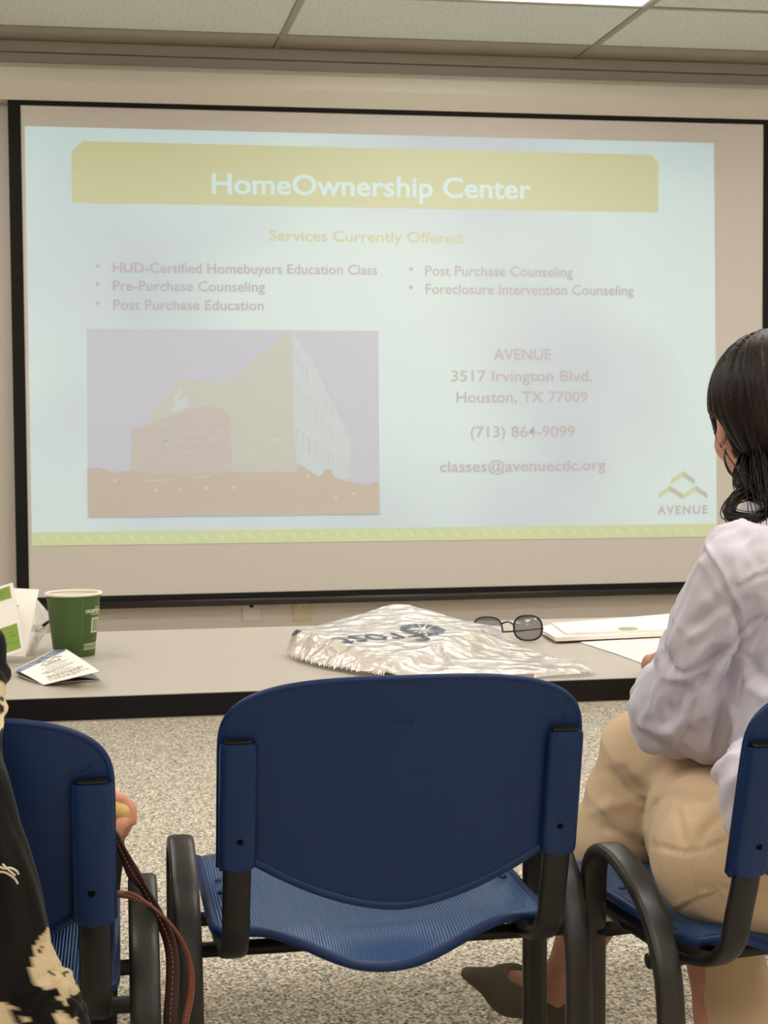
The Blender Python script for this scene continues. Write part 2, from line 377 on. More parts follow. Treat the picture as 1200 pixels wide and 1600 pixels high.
# the photograph inside the slide
def c1(*p): return [(120+x/4.615, 500+y/4.615) for x, y in p]
def c2(*p): return [(350+x/4.615, 500+y/4.615) for x, y in p]
S_gab = proj_mat('picture_facade', 'c9c6b5'); S_brk = proj_mat('picture_masonry', 'c7bdae'); S_side = proj_mat('picture_glass_side', 'ccd0c9')
S_gnd = proj_mat('picture_ground', 'c3b49f'); S_gnd2 = proj_mat('picture_road', 'c7baa5'); S_lt = proj_mat('picture_light', 'd6caaa'); S_win = proj_mat('picture_window', 'bfc2bb'); S_brl = proj_mat('picture_masonry_light', 'd0c7b8'); S_tree = proj_mat('picture_trees', 'c2b29c'); S_pale = proj_mat('picture_sky_pale', 'cacbd0')
sub('picture_sky', [(135, 513.5), (591, 517), (593, 803), (138, 808)], S_sky)
sub('picture_facade', c1((535, 1120), (537, 645), (575, 630), (735, 430), (1040, 452), (1125, 425))+c2((75, 425), (250, 255), (478, 78), (512, 1020), (512, 1140)), S_gab, 3)
sub('picture_side', c2((495, 90), (640, 300), (760, 560), (905, 850), (915, 1140), (700, 1140), (508, 1020)), S_side, 3)
sub('picture_masonry', c1((395, 1130), (397, 787), (540, 745), (750, 670), (950, 612), (1050, 640), (1110, 700), (1118, 1140)), S_brk, 4)
rnd = random.Random(3)
for k in range(70):
    x = rnd.uniform(400, 1090); y = rnd.uniform(660+max(0, (900-x))*.25, 1110); w_ = rnd.uniform(18, 60)
    if (x < 560 and y < 810): continue
    sub('masonry_course', c1((x, y), (x+w_, y-w_*.16), (x+w_, y-w_*.16+7), (x, y+7)), S_brl if k % 3 else S_gab, 5)
sub('picture_ground', [(136.5, 731), (155, 731), (180, 739), (205, 734), (224, 740), (330, 740), (372, 738), (430, 737), (462, 737), (498, 745), (510, 735), (516, 733), (522, 746), (540, 752), (575, 757), (592, 752), (593, 803), (138, 808)], S_gnd, 6)
sub('picture_tree', [(344, 806), (352, 745), (362, 738), (380, 738), (395, 745), (462, 738), (468, 725), (500, 748), (508, 733), (518, 734), (524, 760), (524, 803)], S_tree, 5.5)
sub('picture_road', [(137.5, 797), (300, 790), (430, 796), (593, 781), (593, 803), (138, 808)], S_gnd2, 7)
for x, y, r in ((568, 1225, 15), (740, 1225, 14), (935, 1210, 17), (1132, 1205, 16), (275, 1158, 13), (300, 1290, 30), (170, 1333, 22), (260, 1333, 24)):
    sub('picture_lamp', c1(*[(x+r*math.cos(a*.785), y+r*.9*math.sin(a*.785)) for a in range(8)]), S_lt if r < 20 else S_gnd2, 8)
sub('picture_light_strip', c1((470, 1160), (720, 1143), (720, 1150), (470, 1168)), S_lt, 8); sub('picture_light_strip', c1((840, 1137), (960, 1122), (960, 1130), (840, 1145)), S_lt, 8)
for p in (((350, 850), (400, 858), (398, 876), (365, 876)), ((165, 942), (195, 945), (190, 955), (168, 952)), ((800, 1265), (815, 1268), (812, 1290), (798, 1288)), ((920, 1240), (955, 1245), (945, 1265), (922, 1262)), ((590, 1115), (612, 1120), (610, 1145), (592, 1140))):
    sub('picture_lamp', c2(*p), S_lt, 8)
for q in (((515, 245), (600, 365), (612, 480), (525, 330)), ((640, 425), (660, 455), (665, 550), (645, 520)), ((525, 470), (548, 500), (552, 630), (530, 600)), ((590, 545), (665, 645), (672, 750), (600, 640)), ((685, 665), (708, 695), (715, 790), (690, 760)),
          ((520, 780), (615, 855), (622, 970), (525, 905)), ((640, 870), (672, 890), (676, 990), (645, 965)), ((700, 905), (752, 950), (760, 1040), (705, 1000)), ((765, 960), (785, 975), (788, 1050), (768, 1035)), ((705, 520), (742, 585), (748, 670), (712, 610)), ((760, 620), (780, 650), (785, 720), (765, 690)), ((755, 750), (785, 800), (788, 860), (760, 820)), ((820, 990), (900, 1060), (902, 1110), (825, 1060)), ((860, 790), (890, 840), (893, 860), (865, 815))):
    sub('picture_window', c2(*q), S_win, 4)
    mx = lambda a, b, t: (a[0]+(b[0]-a[0])*t, a[1]+(b[1]-a[1])*t)
    for t0, t1 in ((.08, .46), (.54, .86)):
        a, b, c, d = q
        p1, p2, p3, p4 = mx(a, b, t0), mx(a, b, t1), mx(d, c, t1), mx(d, c, t0)
        sub('window_pane', c2((p1[0], p1[1]+8), (p2[0], p2[1]+8), p3, p4), S_side, 5)
sub('picture_sign', c1((700, 560), (745, 500), (765, 512), (725, 560), (745, 580), (800, 545), (805, 630), (690, 665), (680, 640), (715, 600)), S_side, 5)

# ------------------------------------------------------------------ chairs
def make_chair():
    root = empty('stacking_chair', (0, 0, 0))
    HW = .229
    yr = lambda z: .03-.235*(z-.60)
    def zt(x): u = min(1, abs(x)/HW); return .752+.093*(1-u**3.3)**(1/3.3)
    def zb(x): return .541+.072*min(1, (abs(x)/.19))**1.7 if abs(x) < .19 else .613-.010*((abs(x)-.19)/.0435)
    def bow(x): return -.012*(1-(x/HW)**2)
    NX, NZ = 48, 22; g = G(); front = []; xs = [HW*math.sin((-.5+i/NX)*math.pi) for i in range(NX+1)]
    for side in (0, 1):
        vs = []
        for x in xs:
            b_, t_ = zb(x), zt(x)
            for k in range(NZ+1):
                z = b_+(t_-b_)*k/NZ; lip = .006*math.exp(-((t_-z)/.02)**2)*0
                vs.append((x, yr(z)+bow(x)+(.0035 if side else -.0035), z))
        fs = []
        for i in range(NX):
            for k in range(NZ):
                a = i*(NZ+1)+k; q = (a, a+NZ+1, a+NZ+2, a+1); fs.append(q if not side else q[::-1])
        g.add(vs, fs)
    # rolled rim all round
    top = [(x, yr(zt(x))+bow(x), zt(x)) for x in xs]; bot = [(x, yr(zb(x))+bow(x), zb(x)) for x in xs]
    g.tube([bot[0]]+top+[bot[-1]], .0045, 8)
    g.sweep([(p[0], p[1]+.001, p[2]) for p in bot], .017, .013, side=(0, 1, 0), n=12, e=2.4)
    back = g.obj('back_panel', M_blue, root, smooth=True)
    em = text_fit('embossed_mark', 'Skagn', M_blue, back, (-.024, yr(.787)+bow(0)-.0036, .787), (1, 0, 0), (0, -.228, .973), .042, .0085, extrude=.05, shift=.0)
    g = G(); g.tube([(.196+.011*math.cos(a*math.pi/10), yr(.79)+bow(.196)-.0036-.0+(-.011*math.sin(a*math.pi/10))*.235*0, .79+.011*math.sin(a*math.pi/10)) for a in range(20)], .0005, 5, closed=True)
    g.obj('mould_ring', M_blue, back, smooth=True)
    for s in (-1, 1):
        xc = s*.2075; g = G(); zs = [.606, .609, .614, .64, .68, .72, .755, .764, .768]; sc = [.93, .98, 1, 1, 1, 1, 1, .98, .93]
        rings = []
        for z, k in zip(zs, sc):
            zz = z + (0 if z > .61 else 0); r = []
            for j in range(24):
                a = 2*math.pi*j/24; c, q = math.cos(a), math.sin(a)
                px = xc+.0235*k*math.copysign(abs(c)**(2/4.5), c); py = yr(z)-.008+.0165*k*math.copysign(abs(q)**(2/4), q)
                zo = -.006*(1-abs(px-xc)/.024) * (1 if z < .612 else 0) + (-s*0)
                r.append((px, py, zz+zo))
            rings.append(r)
        g.loft(rings); sl = g.obj('post_sleeve', M_blue, root); smooth_by_angle(sl, .7)
        g = G(); g.sweep([(xc, yr(.760)-.008, .760), (xc, yr(.7715)-.008, .7715), (xc, yr(.7735)-.008, .7735)], .036, .019, n=20, e=4, rs=[1, 1, .93]); g.obj('post_cap', M_steel, sl, smooth=False)
        g = G(); g.tube([(xc-.002*s, yr(.642)-.0252, .642), (xc-.002*s, yr(.642)-.0237, .642)], .0042, 12); g.obj('screw_hole', M_hole, sl)
        g = G(); path = catmull([(xc, yr(.76)-.008, .76), (xc, yr(.68)-.008, .68), (xc, yr(.60)-.008, .60), (xc, .040, .545), (xc, .052, .508), (xc, .082, .480), (xc, .125, .464), (xc, .19, .456), (xc, .30, .455), (xc, .42, .46)], 6)
        g.sweep(path, .036, .018, n=16, e=3.2); g.obj('back_post', M_steel, root, smooth=True)
        # arm loop with both legs
        xa = s*.264
        path = catmull([(xa, .125, .0), (xa, .118, .15), (xa, .108, .32), (xa, .108, .40), (xa, .122, .465), (xa, .160, .523), (xa, .212, .557), (xa, .262, .573), (xa, .302, .570), (xa, .327, .548), (xa, .334, .51), (xa, .336, .44), (xa, .337, .3), (xa, .338, .15), (xa, .338, 0)], 6)
        g = G(); g.sweep(path, .037, .019, n=18, e=3.6); g.obj('arm_loop', M_arm, root, smooth=True)
        for yy in (.125, .338):
            g = G(); g.sweep([(xa, yy, 0), (xa, yy, .02), (xa, yy, .024)], .042, .024, n=16, rs=[1, 1, .9]); g.obj('foot_glide', M_hole, root, smooth=False)
    for y_, z_ in ((.175, .452), (.336, .446)):
        g = G(); g.tube([(-.262, y_, z_), (.262, y_, z_)], .0105, 12); g.obj('crossbar', M_steel, root, smooth=True)
    # seat: dished pan with rolled rim
    def sst(t): t = max(0, min(1, t)); return t*t*(3-2*t)
    SW, Y0, Y1 = .2275, .125, .555
    def sz(x, v):
        ax = abs(x); base = .472+.022*sst((ax-.03)/.15)-.004*sst((ax-.19)/.04)
        rear = -.034*(1-sst(ax/.18))*max(0, 1-v/.13)**1.6; front = -.02*max(0, (v-.85)/.15)**2 + .004*sst((v-.3)/.5)
        return base+rear+front
    def edge(v): # half width, rounded corners
        u = abs(v*2-1); return SW*(1-.0-.06*max(0, (u-.8)/.2)**2.2)
    NX, NY = 44, 30; g = G()
    for side in (0, 1):
        vs = []
        for i in range(NX+1):
            for k in range(NY+1):
                v = k/NY; x = edge(v)*(-1+2*i/NX); y = Y0+(Y1-Y0)*v - .012*(1-(x/SW)**2)*(1 if v < .5 else -1)*abs(v*2-1)**6
                vs.append((x, y, sz(x, v)-(.006 if side else 0)))
        fs = []
        for i in range(NX):
            for k in range(NY):
                a = i*(NY+1)+k; q = (a, a+NY+1, a+NY+2, a+1); fs.append(q if not side else q[::-1])
        g.add(vs, fs)
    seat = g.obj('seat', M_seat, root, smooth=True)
    lo = []
    def P(x, v): return (x, Y0+(Y1-Y0)*v - .012*(1-(x/SW)**2)*(1 if v < .5 else -1)*abs(v*2-1)**6, sz(x, v)-.004)
    for i in range(NX+1): lo.append(P(edge(0)*(-1+2*i/NX), 0))
    for k in range(1, NY+1): lo.append(P(edge(k/NY), k/NY))
    for i in range(1, NX+1): lo.append(P(edge(1)*(1-2*i/NX), 1))
    for k in range(1, NY): lo.append(P(-edge(1-k/NY), 1-k/NY))
    g = G(); g.tube(lo, .0072, 10, closed=True); g.obj('seat_rim', M_blue, seat, smooth=True)
    for s in (-1, 1):
        g = G(); x_ = s*.205; zc = sz(x_, .5)
        for yy in (.30, .36): g.tube([(x_, yy, zc-.002), (x_, yy, zc+.0022), (x_, yy, zc+.003)], [.007, .006, .003], 12)
        g.obj('seat_stud', M_blue, seat, smooth=True)
    return root
def copy_tree(o, parent=None):
    c = o.copy(); COL.objects.link(c); c.parent = parent
    for ch in KIDS.get(o.name, []): copy_tree(ch, c)
    return c
chair = make_chair(); bpy.context.view_layer.update()
KIDS = {}
for o in bpy.data.objects:
    if o.parent: KIDS.setdefault(o.parent.name, []).append(o)
CH = [((.385, 2.05), 0, 'empty blue stacking chair with black arm loops, whole back in view in the middle'),
      ((-.208, 1.86), -.02, 'blue stacking chair on the left, half hidden by the black cardigan'),
      ((1.0, 1.93), .15, 'blue stacking chair on the right, turned, with the woman in beige trousers on it')]
for i, (p, r_, lab) in enumerate(CH):
    c = chair if i == 0 else copy_tree(chair)
    c.location = (p[0], p[1], 0); c.rotation_euler.z = r_; tag(c, lab, 'chair', 'blue stacking chairs at the table')

# ------------------------------------------------------------------ table
TX0, TX1, TY0, TY1, TZ = -.62, 1.72, 2.635, 3.47, .735
tb = empty('folding_table', ((TX0+TX1)/2, (TY0+TY1)/2, 0), 0, 'long grey laminate table with a black edge in front of the chairs', 'table')
g = G(); g.box((TX0, TY0+.004, TZ-.028), (TX1, TY1-.004, TZ)); attach(g.obj('tabletop', M_lam, bevel=.0015), tb)
g = G(); g.box((TX0-.003, TY0, TZ-.037), (TX1+.003, TY0+.0038, TZ-.001)); attach(g.obj('edge_band', M_blackbar, bevel=.001), tb)
g = G(); g.box((TX0-.003, TY1-.0038, TZ-.037), (TX1+.003, TY1, TZ-.001)); attach(g.obj('edge_band', M_blackbar, bevel=.001), tb)
for x in (TX0+.12, TX1-.12):
    for y in (TY0+.1, TY1-.1):
        g = G(); g.tube([(x, y, 0), (x, y, TZ-.028)], .014, 12); attach(g.obj('leg', M_steel, smooth=True), tb)
    g = G(); g.tube([(x, TY0+.1, .18), (x, TY1-.1, .18)], .01, 10); attach(g.obj('leg_brace', M_steel, smooth=True), tb)

# ------------------------------------------------------------------ organic modelling: distance fields meshed with surface nets
def value_noise(p, seed=0):
    p = np.asarray(p, np.float32)+1000.0; i = np.floor(p).astype(np.int64); f = p-i; f = f*f*(3-2*f)
    def h(a, b, c):
        n = (a*374761393+b*668265263+c*2147483647+seed*974711) & 0x7fffffff
        n = ((n ^ (n >> 13))*1274126177) & 0x7fffffff; return ((n ^ (n >> 16)) & 0xffff)/65535.0
    r = 0
    for dx in (0, 1):
        for dy in (0, 1):
            for dz in (0, 1):
                w_ = (f[:, 0] if dx else 1-f[:, 0])*(f[:, 1] if dy else 1-f[:, 1])*(f[:, 2] if dz else 1-f[:, 2])
                r = r+w_*h(i[:, 0]+dx, i[:, 1]+dy, i[:, 2]+dz)
    return r*2-1
class SDF:
    def __init__(s, lo, hi, h):
        s.lo = np.array(lo, float); s.h = h; s.n = np.ceil((np.array(hi)-s.lo)/h).astype(int)+1
        s.F = np.full(s.n, .5, np.float32)
    def block(s, a, b):
        i0 = np.clip(np.floor((a-s.lo)/s.h).astype(int), 0, s.n-1); i1 = np.clip(np.ceil((b-s.lo)/s.h).astype(int)+1, 1, s.n)
        ax = [s.lo[k]+s.h*np.arange(i0[k], i1[k], dtype=np.float32) for k in range(3)]
        P = np.stack(np.meshgrid(*ax, indexing='ij'), -1).astype(np.float32)
        return tuple(slice(i0[k], i1[k]) for k in range(3)), P
    def merge(s, sl, d, k, sub=False):
        A = s.F[sl]
        if A.size == 0: return
        if sub:
            d = -d; hh = np.clip(.5+.5*(A-d)/k, 0, 1) if k > 0 else (A > d).astype(np.float32)
            s.F[sl] = d*(1-hh)+A*hh+(k*hh*(1-hh) if k > 0 else 0)
        else:
            hh = np.clip(.5+.5*(A-d)/k, 0, 1) if k > 0 else (A > d).astype(np.float32)
            s.F[sl] = A*(1-hh)+d*hh-(k*hh*(1-hh) if k > 0 else 0)
    def cone(s, a, b, r1, r2, k=.02, sub=False):
        a = np.array(a, float); b = np.array(b, float); m = max(r1, r2)+k+.03
        sl, P = s.block(np.minimum(a, b)-m, np.maximum(a, b)+m)
        ba = (b-a).astype(np.float32); t = np.clip(((P-a.astype(np.float32))@ba)/max(1e-9, ba@ba), 0, 1)
        d = np.linalg.norm(P-a.astype(np.float32)-t[..., None]*ba, axis=-1)-(r1+(r2-r1)*t)
        s.merge(sl, d, k, sub)
    def chain(s, pts, rs, k=.02):
        for i in range(len(pts)-1): s.cone(pts[i], pts[i+1], rs[i], rs[i+1], k)
    def ell(s, c, r, ax=None, k=.02, sub=False):
        c = np.array(c, float); r = np.array(r, float); m = r.max()+k+.03
        sl, P = s.block(c-m, c+m); Q = P-c.astype(np.float32)
        if ax is not None: Q = Q@np.array(ax, np.float32).T
        k0 = np.linalg.norm(Q/r.astype(np.float32), axis=-1); k1 = np.linalg.norm(Q/(r*r).astype(np.float32), axis=-1)
        d = k0*(k0-1)/np.maximum(k1, 1e-6); s.merge(sl, d, k, sub)
    def mesh(s):
        F = s.F; neg = F < 0; nx, ny, nz = F.shape
        cs = np.zeros((nx-1, ny-1, nz-1), np.int8)
        for dx in (0, 1):
            for dy in (0, 1):
                for dz in (0, 1): cs += neg[dx:nx-1+dx, dy:ny-1+dy, dz:nz-1+dz]
        act = (cs > 0) & (cs < 8); ids = np.full(act.shape, -1, np.int64); C = np.argwhere(act); ids[act] = np.arange(len(C))
        acc = np.zeros((len(C), 3)); cnt = np.zeros(len(C))
        cor = [(a, b, c) for a in (0, 1) for b in (0, 1) for c in (0, 1)]
        for a in cor:
            for ax in range(3):
                if a[ax]: continue
                b = list(a); b[ax] = 1
                fa = F[C[:, 0]+a[0], C[:, 1]+a[1], C[:, 2]+a[2]]; fb = F[C[:, 0]+b[0], C[:, 1]+b[1], C[:, 2]+b[2]]
                m = (fa < 0) != (fb < 0); t = np.where(m, fa/np.where(m, fa-fb, 1), 0)
                p = np.tile(np.array(a, float), (len(C), 1)); p[:, ax] += t
                acc[m] += p[m]; cnt[m] += 1
        V = s.lo+s.h*(C+acc/np.maximum(cnt, 1)[:, None]); quads = []
        for ax in range(3):
            u, v = [(1, 2), (2, 0), (0, 1)][ax]
            sl0 = [slice(None)]*3; sl1 = [slice(None)]*3; sl0[ax] = slice(0, -1); sl1[ax] = slice(1, None)
            A = neg[tuple(sl0)]; Bn = neg[tuple(sl1)]; E = np.argwhere(A != Bn)
            if len(E) == 0: continue
            ok = (E[:, u] > 0) & (E[:, v] > 0) & (E[:, u] < F.shape[u]-1) & (E[:, v] < F.shape[v]-1); E = E[ok]
            def idx(du, dv): q = E.copy(); q[:, u] -= du; q[:, v] -= dv; return ids[q[:, 0], q[:, 1], q[:, 2]]
            Q = np.stack([idx(1, 1), idx(0, 1), idx(0, 0), idx(1, 0)], 1)
            fl = ~A[E[:, 0], E[:, 1], E[:, 2]]; Q[fl] = Q[fl][:, ::-1]; quads.append(Q)
        return V, np.concatenate(quads)
def smooth_v(V, Q, it=2, lam=.5):
    E = np.concatenate([Q[:, [0, 1]], Q[:, [1, 2]], Q[:, [2, 3]], Q[:, [3, 0]]]); n = len(V)
    cnt = np.bincount(E[:, 0], minlength=n)+np.bincount(E[:, 1], minlength=n)
    for _ in range(it):
        S = np.zeros_like(V)
        for k in range(3): S[:, k] = np.bincount(E[:, 0], V[E[:, 1], k], n)+np.bincount(E[:, 1], V[E[:, 0], k], n)
        V = V+lam*(S/np.maximum(cnt, 1)[:, None]-V)
    return V
def normals(V, Q):
    a = V[Q[:, 2]]-V[Q[:, 0]]; b = V[Q[:, 3]]-V[Q[:, 1]]; fn = np.cross(a, b); nn = np.zeros_like(V)
    for k in range(4):
        for c in range(3): nn[:, c] += np.bincount(Q[:, k], fn[:, c], len(V))
    return nn/np.maximum(np.linalg.norm(nn, axis=1), 1e-12)[:, None]
def np_obj(name, V, Q, m, parent=None, smooth=True):
    me = bpy.data.meshes.new(name); me.vertices.add(len(V)); me.vertices.foreach_set('co', V.astype(np.float32).ravel())
    me.loops.add(Q.size); me.loops.foreach_set('vertex_index', Q.astype(np.int32).ravel())
    me.polygons.add(len(Q)); me.polygons.foreach_set('loop_start', np.arange(0, Q.size, 4, dtype=np.int32))
    me.update(calc_edges=True); me.validate()
    o = link(name, me, m, None, smooth)
    if parent is not None: attach(o, parent)
    return o
def ridged(P, A, freq, seed): # P world points, A: 3 unit axes rows, freq per axis
    q = (P@np.array(A, float).T)*np.array(freq, float); n1 = value_noise(q+.35*value_noise(q*.7, seed+9)[:, None], seed)
    return 1-2*np.abs(n1)
def ortho(d):
    d = np.array(d, float); d /= np.linalg.norm(d); a = np.array([0, 0, 1.]) if abs(d[2]) < .8 else np.array([1., 0, 0])
    u = np.cross(d, a); u /= np.linalg.norm(u); return np.array([d, u, np.cross(d, u)])
def sstep(x, a, b): t = np.clip((x-a)/(b-a), 0, 1); return t*t*(3-2*t)

def cloth_strokes(V, Nn, strokes, Yr):
    """creases and seams pressed into the side of a mesh that faces -y: polylines given as measured points at depth Yr,
    distances taken across the line of sight; (points, half width in m, height in m)"""
    c = np.array(CO); r, u, f = np.array(CR), np.array(CU), np.array(CF); D = V-c; z = D@f
    P = np.stack([(D@r)/z*Yr, (D@u)/z*Yr], 1); facing = np.clip(-(Nn*(D/np.linalg.norm(D, axis=1)[:, None])).sum(1)*3, 0, 1); out = np.zeros(len(V))
    for pts, w_, a in strokes:
        Q = np.array([((x-600)/F_PX*Yr, -(y-800)/F_PX*Yr) for x, y in pts]); d = np.full(len(V), 9.); tt = np.zeros(len(V)); n = len(Q)-1
        for i in range(n):
            e = Q[i+1]-Q[i]; t = np.clip(((P-Q[i])@e)/(e@e), 0, 1); dd = np.linalg.norm(P-Q[i]-t[:, None]*e, axis=1); m = dd < d; d = np.where(m, dd, d); tt = np.where(m, (i+t)/n, tt)
        taper = np.clip(np.minimum(tt, 1-tt)*6, 0, 1) if w_ > .0035 else 1
        out += a*np.exp(-(d/w_)**2)*facing*taper
    return out
M_skin = mat('skin', 'c98f76', .5, .4); B(M_skin).inputs['Subsurface Weight'].default_value = .12; B(M_skin).inputs['Subsurface Scale'].default_value = .01
_n = noise(M_skin, 25, 3); L(M_skin, ramp(M_skin, _n, 'Fac', [(.3, 'bf836b'), (.7, 'd29c82')]), 0, B(M_skin), 'Base Color')
M_shirt = mat('white_cotton', 'd8d2de', .85, .2, sheen=.1)
_c = coords(M_shirt, (30, 30, 8)); bump(M_shirt, noise(M_shirt, 1, 5, .6, _c, .6), 'Fac', .004, .35)
M_pants = mat('beige_cotton', 'd6bb99', .85, .2, sheen=.1)
bump(M_pants, noise(M_pants, 22, 4, .6, None, .8), 'Fac', .003, .35)
M_hair = mat('dark_brown_hair', '1f1513', .45, .22)
_h = noise(M_hair, 1, 4, .6, coords(M_hair, (220, 220, 14)), .5)
L(M_hair, ramp(M_hair, _h, 'Fac', [(.3, '100a09'), (.55, '1f1512'), (.78, '35261e')]), 0, B(M_hair), 'Base Color'); bump(M_hair, _h, 'Fac', .0015, .5)
M_shoe = mat('taupe_suede', '6a6355', .9, .15); M_shoein = mat('shoe_lining', '1c1715', .6)
M_eye = mat('eye_white', 'd8d0c8', .3); M_iris = mat('dark_iris', '2b1c14', .3); M_lip = mat('lip', 'a8604f', .5)

# ------------------------------------------------------------------ the woman in the white shirt
fy = .42; FW = np.array([-math.sin(fy), math.cos(fy), 0]); RT = np.array([math.cos(fy), math.sin(fy), 0]); UP = np.array([0, 0, 1.])
woman = empty('person', (1.0, 2.2, 0), 0, 'person with dark wavy hair, white shirt and beige trousers, seated with legs crossed', 'person')
def V3(*a): return np.array(a, float)
hd = -.02; HF = np.array([-math.sin(hd)*.97, math.cos(hd)*.97, -.18]); HF /= np.linalg.norm(HF); HR = np.array([math.cos(hd), math.sin(hd), 0]); HU = np.cross(HR, HF); HAX = np.array([HR, HF, HU])
HC = V3(.972, 2.285, 1.165)
def hp(r, f, u): return HC+HR*r+HF*f+HU*u
shL, shR = V3(.872, 2.115, .950), V3(1.150, 2.235, .965)
neck0 = V3(1.0, 2.195, 1.005); elL = V3(.842, 2.325, .738); wrL = V3(.925, 2.56, .768)
elR = V3(1.22, 2.40, .74); wrR = V3(1.10, 2.62, .768)
pel = V3(.955, 2.135, .575); hipL = V3(.875, 2.135, .565); hipR = V3(1.045, 2.185, .555)
kL = V3(.935, 2.50, .535); aL = V3(.955, 2.33, .10); kR = V3(.862, 2.485, .636); aR = V3(.742, 2.545, .262)
def hand(S, w_, d, up, curl=.4, L_=.17, flip=1, k=.006):
    """palm + four unequal fingers + thumb; d: pointing direction, up: back of the hand"""
    d = d/np.linalg.norm(d); up = up-d*(up@d); up /= np.linalg.norm(up); sd = np.cross(d, up)*flip
    c = w_+d*.045
    S.cone(w_, w_+d*.03, .024, .026, .02)
    for q in (-.027, -.009, .009, .027): S.cone(w_+d*.03+sd*q*.7, w_+d*.082+sd*q, .014, .0125, .012)
    for i, (q, ln) in enumerate(((-.030, .062), (-.0105, .078), (.0095, .074), (.029, .058))):
        p = w_+d*.085+sd*q; v = d.copy()
        for j, (fr, r0, r1) in enumerate(((.45, .0095, .0088), (.31, .0088, .0080), (.24, .0080, .0070))):
            a = curl*(.6+.5*j); v2 = v*math.cos(a)-up*math.sin(a); up2 = up
            q2 = p+v2*ln*fr; S.cone(p, q2, r0, r1, k); p = q2; v = v2
    t0 = w_+d*.025-sd*.022; t1 = t0-sd*.026+d*.030-up*.012; t2 = t1+d*.030-sd*.006-up*.006
    S.cone(t0, t1, .014, .011, .01); S.cone(t1, t2, .0105, .008, .005)
bd = SDF((.52, 1.98, 0), (1.32, 2.86, 1.31), .005)
bd.ell(hp(0, .0, .02), (.070, .090, .088), HAX, .0); bd.ell(hp(0, .030, -.035), (.055, .062, .075), HAX, .03)
bd.cone(hp(0, .055, -.085), hp(0, .05, -.095), .022, .02, .03)                      # chin
bd.cone(hp(0, .088, .0), hp(0, .105, -.028), .008, .013, .012)                     # nose
for s_ in (-1, 1):
    bd.ell(hp(s_*.073, -.002, -.012), (.008, .018, .032), HAX, .006); bd.ell(hp(s_*.079, .004, -.008), (.005, .009, .016), HAX, .004, True)  # ears
    bd.ell(hp(s_*.030, .090, .010), (.014, .012, .010), HAX, .006, True)              # eye sockets
    bd.ell(hp(s_*.035, .068, -.030), (.022, .02, .02), HAX, .02)
bd.cone(neck0, hp(0, -.015, -.06), .052, .048, .03)
bd.cone(shL, neck0, .040, .050, .03); bd.cone(shR, neck0, .042, .050, .03)
bd.ell(V3(1.01, 2.172, .87), (.125, .078, .135), np.array([RT, FW, UP]), .04); bd.ell(V3(.995, 2.15, .72), (.125, .085, .14), np.array([RT, FW, UP]), .05)
bd.ell(pel, (.155, .105, .10), np.array([RT, FW, UP]), .05)
bd.chain([shL, elL, wrL], [.038, .034, .024], .02); bd.chain([shR, elR, wrR], [.038, .034, .024], .02)
hand(bd, wrL, V3(.25, 1, -.10), UP, .22, flip=-1); hand(bd, wrR, V3(-.4, .9, -.10), UP, .22)
bd.chain([hipR, kR], [.072, .050], .02); bd.chain([hipL, kL], [.072, .050], .02)
for kn, an, calf in ((kR, aR, V3(.812, 2.49, .50)), (kL, aL, V3(.945, 2.44, .40))):
    bd.chain([kn, calf, calf+(an-calf)*.5, an], [.050, .052, .044, .034], .02)
fdR = V3(-.53, .82, .05); fdR /= np.linalg.norm(fdR)
def foot(S, an, fd, roll=0):
    fd = fd/np.linalg.norm(fd); dn = V3(0, 0, -1); dn = dn-fd*(dn@fd); dn /= np.linalg.norm(dn)
    heel = an-fd*.035+dn*.040; ball = an+fd*.115+dn*.048; toe = an+fd*.165+dn*.052
    S.cone(an, heel, .030, .028, .02); S.cone(heel, ball, .028, .028, .02); S.cone(an, ball, .030, .022, .02); S.cone(ball, toe, .026, .014, .015)
    return heel, ball, toe, dn
fR = foot(bd, aR, fdR); fL = foot(bd, aL, V3(-.3, .9, 0))
V, Q = bd.mesh(); V = smooth_v(V, Q, 2); body = np_obj('body', V, Q, M_skin, woman)
for s_ in (-1, 1):
    g = G(); c = hp(s_*.030, .0765, .010)
    g2 = SDF(c-.02, c+.02, .002); g2.ell(c, (.012, .012, .012), None, 0); V, Q = g2.mesh(); e_ = np_obj('eye', V, Q, M_eye, woman)
    c2_ = hp(s_*.030, .0845, .010); g2 = SDF(c2_-.012, c2_+.012, .0012); g2.ell(c2_, (.0055,)*3, None, 0); V, Q = g2.mesh(); np_obj('iris', V, Q, M_iris, e_)
g = G(); g.tube(catmull([hp(-.022, .082, -.058), hp(-.008, .092, -.056), hp(.008, .092, -.056), hp(.022, .082, -.058)], 4), .0045, 8); attach(g.obj('lips', M_lip, smooth=True), woman)
# trousers
tr = SDF((.55, 1.97, .12), (1.3, 2.75, .80), .005); TA = np.array([RT, FW, UP])
tr.ell(pel, (.168, .118, .112), TA, .0); tr.ell(pel+V3(.02, 0, .07), (.130, .095, .09), TA, .04)
tr.chain([hipL+V3(-.012, .005, 0), V3(.900, 2.31, .560), kL], [.108, .098, .074], .02)
tr.chain([hipR, V3(.955, 2.33, .625), kR], [.100, .090, .076], .012)
tr.chain([kR+V3(0, .0, -.005), V3(.800, 2.49, .50), V3(.768, 2.515, .375)], [.074, .064, .050], .012)
tr.chain([kL, V3(.957, 2.45, .40), V3(.968, 2.385, .255), V3(.972, 2.37, .215)], [.070, .062, .060, .062], .015)
